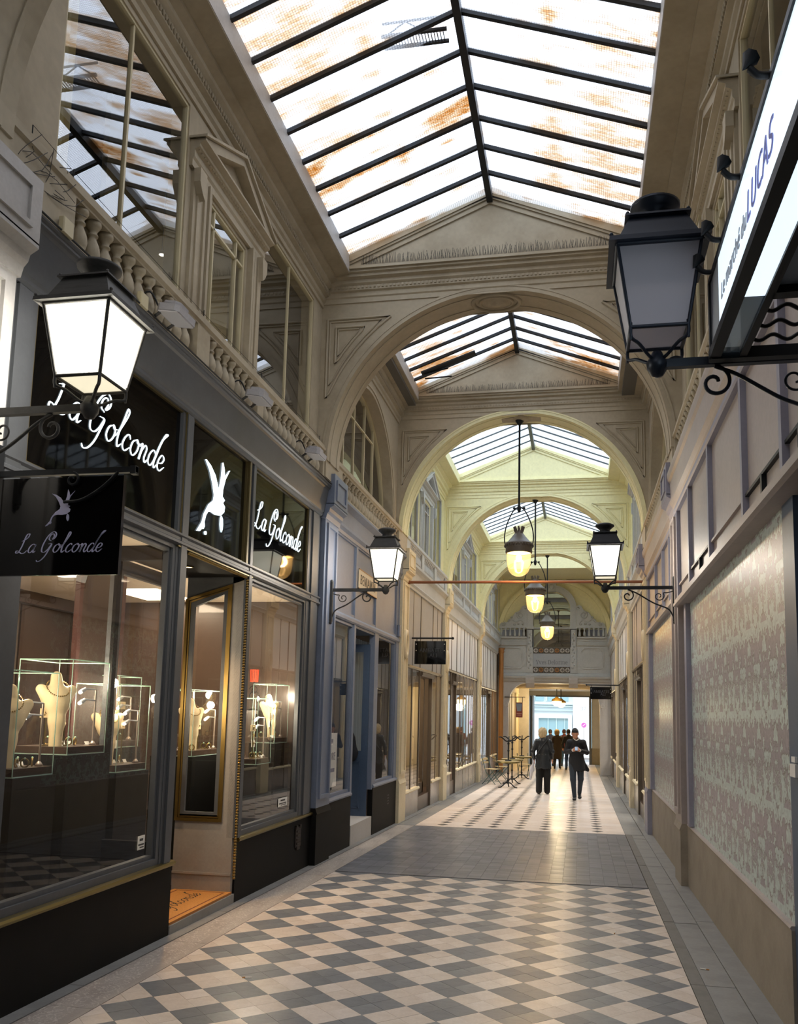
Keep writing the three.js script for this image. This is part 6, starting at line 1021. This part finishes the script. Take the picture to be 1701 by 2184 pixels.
    return o;
  }
  const cloth = (c, r = 0.85) => std({ color: c, roughness: r, bumpMap: grain, bumpScale: 0.002 });
  const front = { // man walking to us, both hands on his phone
    head: [-0.03, 1.575, 0.06], tilt: 0.5, lean: [0, 0.0, -0.01], sh: [[0.165, 1.37, -0.02], [-0.165, 1.37, -0.02]], el: [[0.25, 1.13, -0.04], [-0.25, 1.13, -0.04]], wr: [[0.085, 1.185, 0.19], [-0.085, 1.185, 0.19]],
    hd: [[-0.75, 0.25, 0.55], [0.75, 0.25, 0.55]], hs: [[0.1, 0.9, -0.3], [0.1, 0.9, -0.3]], curl: 0.02, hip: [[0.09, 0.9, 0], [-0.09, 0.9, 0]], kn: [[0.1, 0.5, 0.02], [-0.08, 0.49, 0.12]], an: [[0.07, 0.15, -0.2], [-0.045, 0.08, 0.13]], toe: [[0.075, 0.05, -0.08], [-0.05, 0.035, 0.25]],
  };
  const darkHair = (a, b, c) => Math.max(blob([0, 0.03, -0.012], [0.086, 0.116, 0.104])(a, b, c), -(b - 0.035 + c * -0.55 > 0 ? 1 : -1) * 0 + (0.045 + c * 0.35 - b + (c < 0.02 ? -0.16 : 0)));
  const man = person('man in a dark coat walking towards us with his head bent over a phone', [-0.09, fy(-20.95) + 0.0, -20.95], 0, front, { hair: std({ color: 0x17161a, roughness: 0.6 }), hairF: darkHair, trousers: cloth(0x2a3440), shoe: std({ color: 0x10151c, roughness: 0.35 }), coat: cloth(0x0f131b, 0.7), hem: 0.68, flare: 0.2, swing: 0.03, extra: bone([0.08, 0.95, -0.02], [0.24, 0.71, -0.08], 0.09, 0.07, 0.5) }, 0.018);
  part(man, 'shirt_cuffs', [0, 1].map(s => { const w = front.wr[s], e = front.el[s], d = w.map((v, k) => v - e[k]); return rod(w.map((v, k) => v - d[k] * 0.06), w.map((v, k) => v + d[k] * 0.06), 0.037, 0.036, 12); }), M.white);
  part(man, 'shirt_collar', [tube([[-0.07, 1.475, 0.02], [-0.05, 1.45, 0.075], [0, 1.42, 0.1], [0.05, 1.45, 0.075], [0.07, 1.475, 0.02]], 0.014, 6)], M.white);
  const ph = thing('mobile_phone', 'small dark mobile phone held in the walking man’s hands', 'phone', [-0.09, fy(-20.95) + 1.225, -20.95 + 0.29]); part(ph, 'body', [cbx(-0.035, 0.035, -0.005, 0.005, -0.065, 0.065, 0.008).rotateX(0.8)], M.iron); part(ph, 'screen', [bx(-0.03, 0.03, 0.0051, 0.006, -0.058, 0.058).rotateX(0.8)], std({ color: 0x8fa6c0, emissive: 0x9ab4d0, emissiveIntensity: 0.3 }));
  const away = { head: [0.02, 1.57, 0.03], tilt: 0.15, lean: [0, -0.01, 0], sh: [[0.16, 1.35, 0], [-0.16, 1.35, 0]], el: [[0.265, 1.1, -0.03], [-0.235, 1.1, 0.0]], wr: [[0.24, 0.9, 0.1], [-0.22, 0.92, 0.12]], hd: [[0, -0.9, 0.3], [0, -0.9, 0.3]], hs: [[0.2, 0.2, 0.9], [-0.2, 0.2, 0.9]], curl: 0.015, hip: [[0.09, 0.88, 0], [-0.09, 0.88, 0]], kn: [[0.1, 0.48, 0.03], [-0.1, 0.48, 0]], an: [[0.11, 0.09, -0.03], [-0.1, 0.085, 0.06]], toe: [[0.12, 0.035, 0.1], [-0.11, 0.035, 0.19]] };
  const bob = (a, b, c) => { let d = blob([0, 0.02, -0.025], [0.115, 0.13, 0.12])(a, b, c); d = smin(d, blob([0, -0.06, -0.045], [0.105, 0.09, 0.085])(a, b, c), 0.03); d += 0.006 * Math.sin(a * 70 + b * 18) * Math.cos(b * 40); return Math.max(d, -blob([0, -0.03, 0.1], [0.075, 0.11, 0.09])(a, b, c)); };
  const leather = std({ color: 0x20252a, roughness: 0.38, bumpMap: grain, bumpScale: 0.004 });
  const woman = person('blonde woman seen from behind in a dark leather coat and wide black trousers', [-0.945, fy(-22.3), -22.3], Math.PI, away, { hair: paint(0xc9b48c, 0x9d8660, 0.7, 0.55, 0.06), hairF: bob, trousers: cloth(0x0e0f12), shoe: M.rubberBlack, wide: 0.03, coat: leather, hem: 0.66, flare: 0.225 }, 0.018);
  part(woman, 'bag_strap', [tube([[-0.12, 1.47, 0.02], [-0.13, 1.42, -0.12], [0.0, 1.25, -0.155], [0.12, 1.08, -0.155], [0.2, 0.96, -0.1]], 0.014, 6)], M.rubberBlack); part(woman, 'coat_buttons', [-0.07, 0.02, 0.1].map(x => ball(x, 1.02, -0.155, 0.012, 1, 6)), M.lead);
  { const b = thing('plastic_bag', 'translucent white bag hanging at the left side of the blonde woman', 'bag', [-1.21, fy(-22.3) + 0.36, -22.38]); part(b, 'sheet', nets(union([bone([0.02, 0.5, 0], [-0.03, 0.28, 0], 0.015, 0.045, 0.5), bone([-0.03, 0.28, 0], [-0.07, 0.02, 0], 0.055, 0.03, 0.5)], 0.03), [-0.16, -0.05, -0.1], [0.1, 0.56, 0.1], 0.014), phys({ color: 0xe4e4ea, transmission: 0.35, thickness: 0, roughness: 0.7 })); }
  const far = (label, x, z, turn, coat, hairC, trousers, hem, hf, sc, sw) => { const q = JSON.parse(JSON.stringify(away)); if (sw) { q.an[0][2] -= 0.16; q.toe[0][2] -= 0.14; q.an[0][1] += 0.05; q.an[1][2] += 0.12; q.toe[1][2] += 0.12; } const p = person(label, [x, fy(z), z], turn, q, { hair: std({ color: hairC, roughness: 0.7 }), hairF: hf, trousers: cloth(trousers), shoe: M.rubberBlack, coat: cloth(coat), hem, flare: 0.2 }, 0.03); p.scale.setScalar(sc); };
  const cap = (a, b, c) => Math.max(blob([0, 0.03, -0.015], [0.09, 0.115, 0.105])(a, b, c), -blob([0, -0.04, 0.08], [0.08, 0.1, 0.07])(a, b, c));
  far('person in a long dark brown coat with tan hair walking away beyond the woman', -0.97, -37.2, Math.PI, 0x2a211c, 0x7a6236, 0x1c1d24, 0.42, bob, 0.99, 1);
  far('person in a dark red jacket walking away near the exit', -0.72, -40.2, Math.PI, 0x5a2a30, 0x4a2f2c, 0x2c4a66, 0.8, cap, 1.0, 1);
  far('dark-coated person with black hair half hidden by the man with the phone', -0.47, -36.5, Math.PI, 0x17181d, 0x131415, 0x22385a, 0.7, cap, 1.0, 0);
  far('person in a blue coat and pale scarf walking away left of the brown coat', -1.34, -39.6, Math.PI, 0x2c3350, 0x3c3236, 0x27314c, 0.5, cap, 0.99, 0);
}
renderer.render(scene, camera);
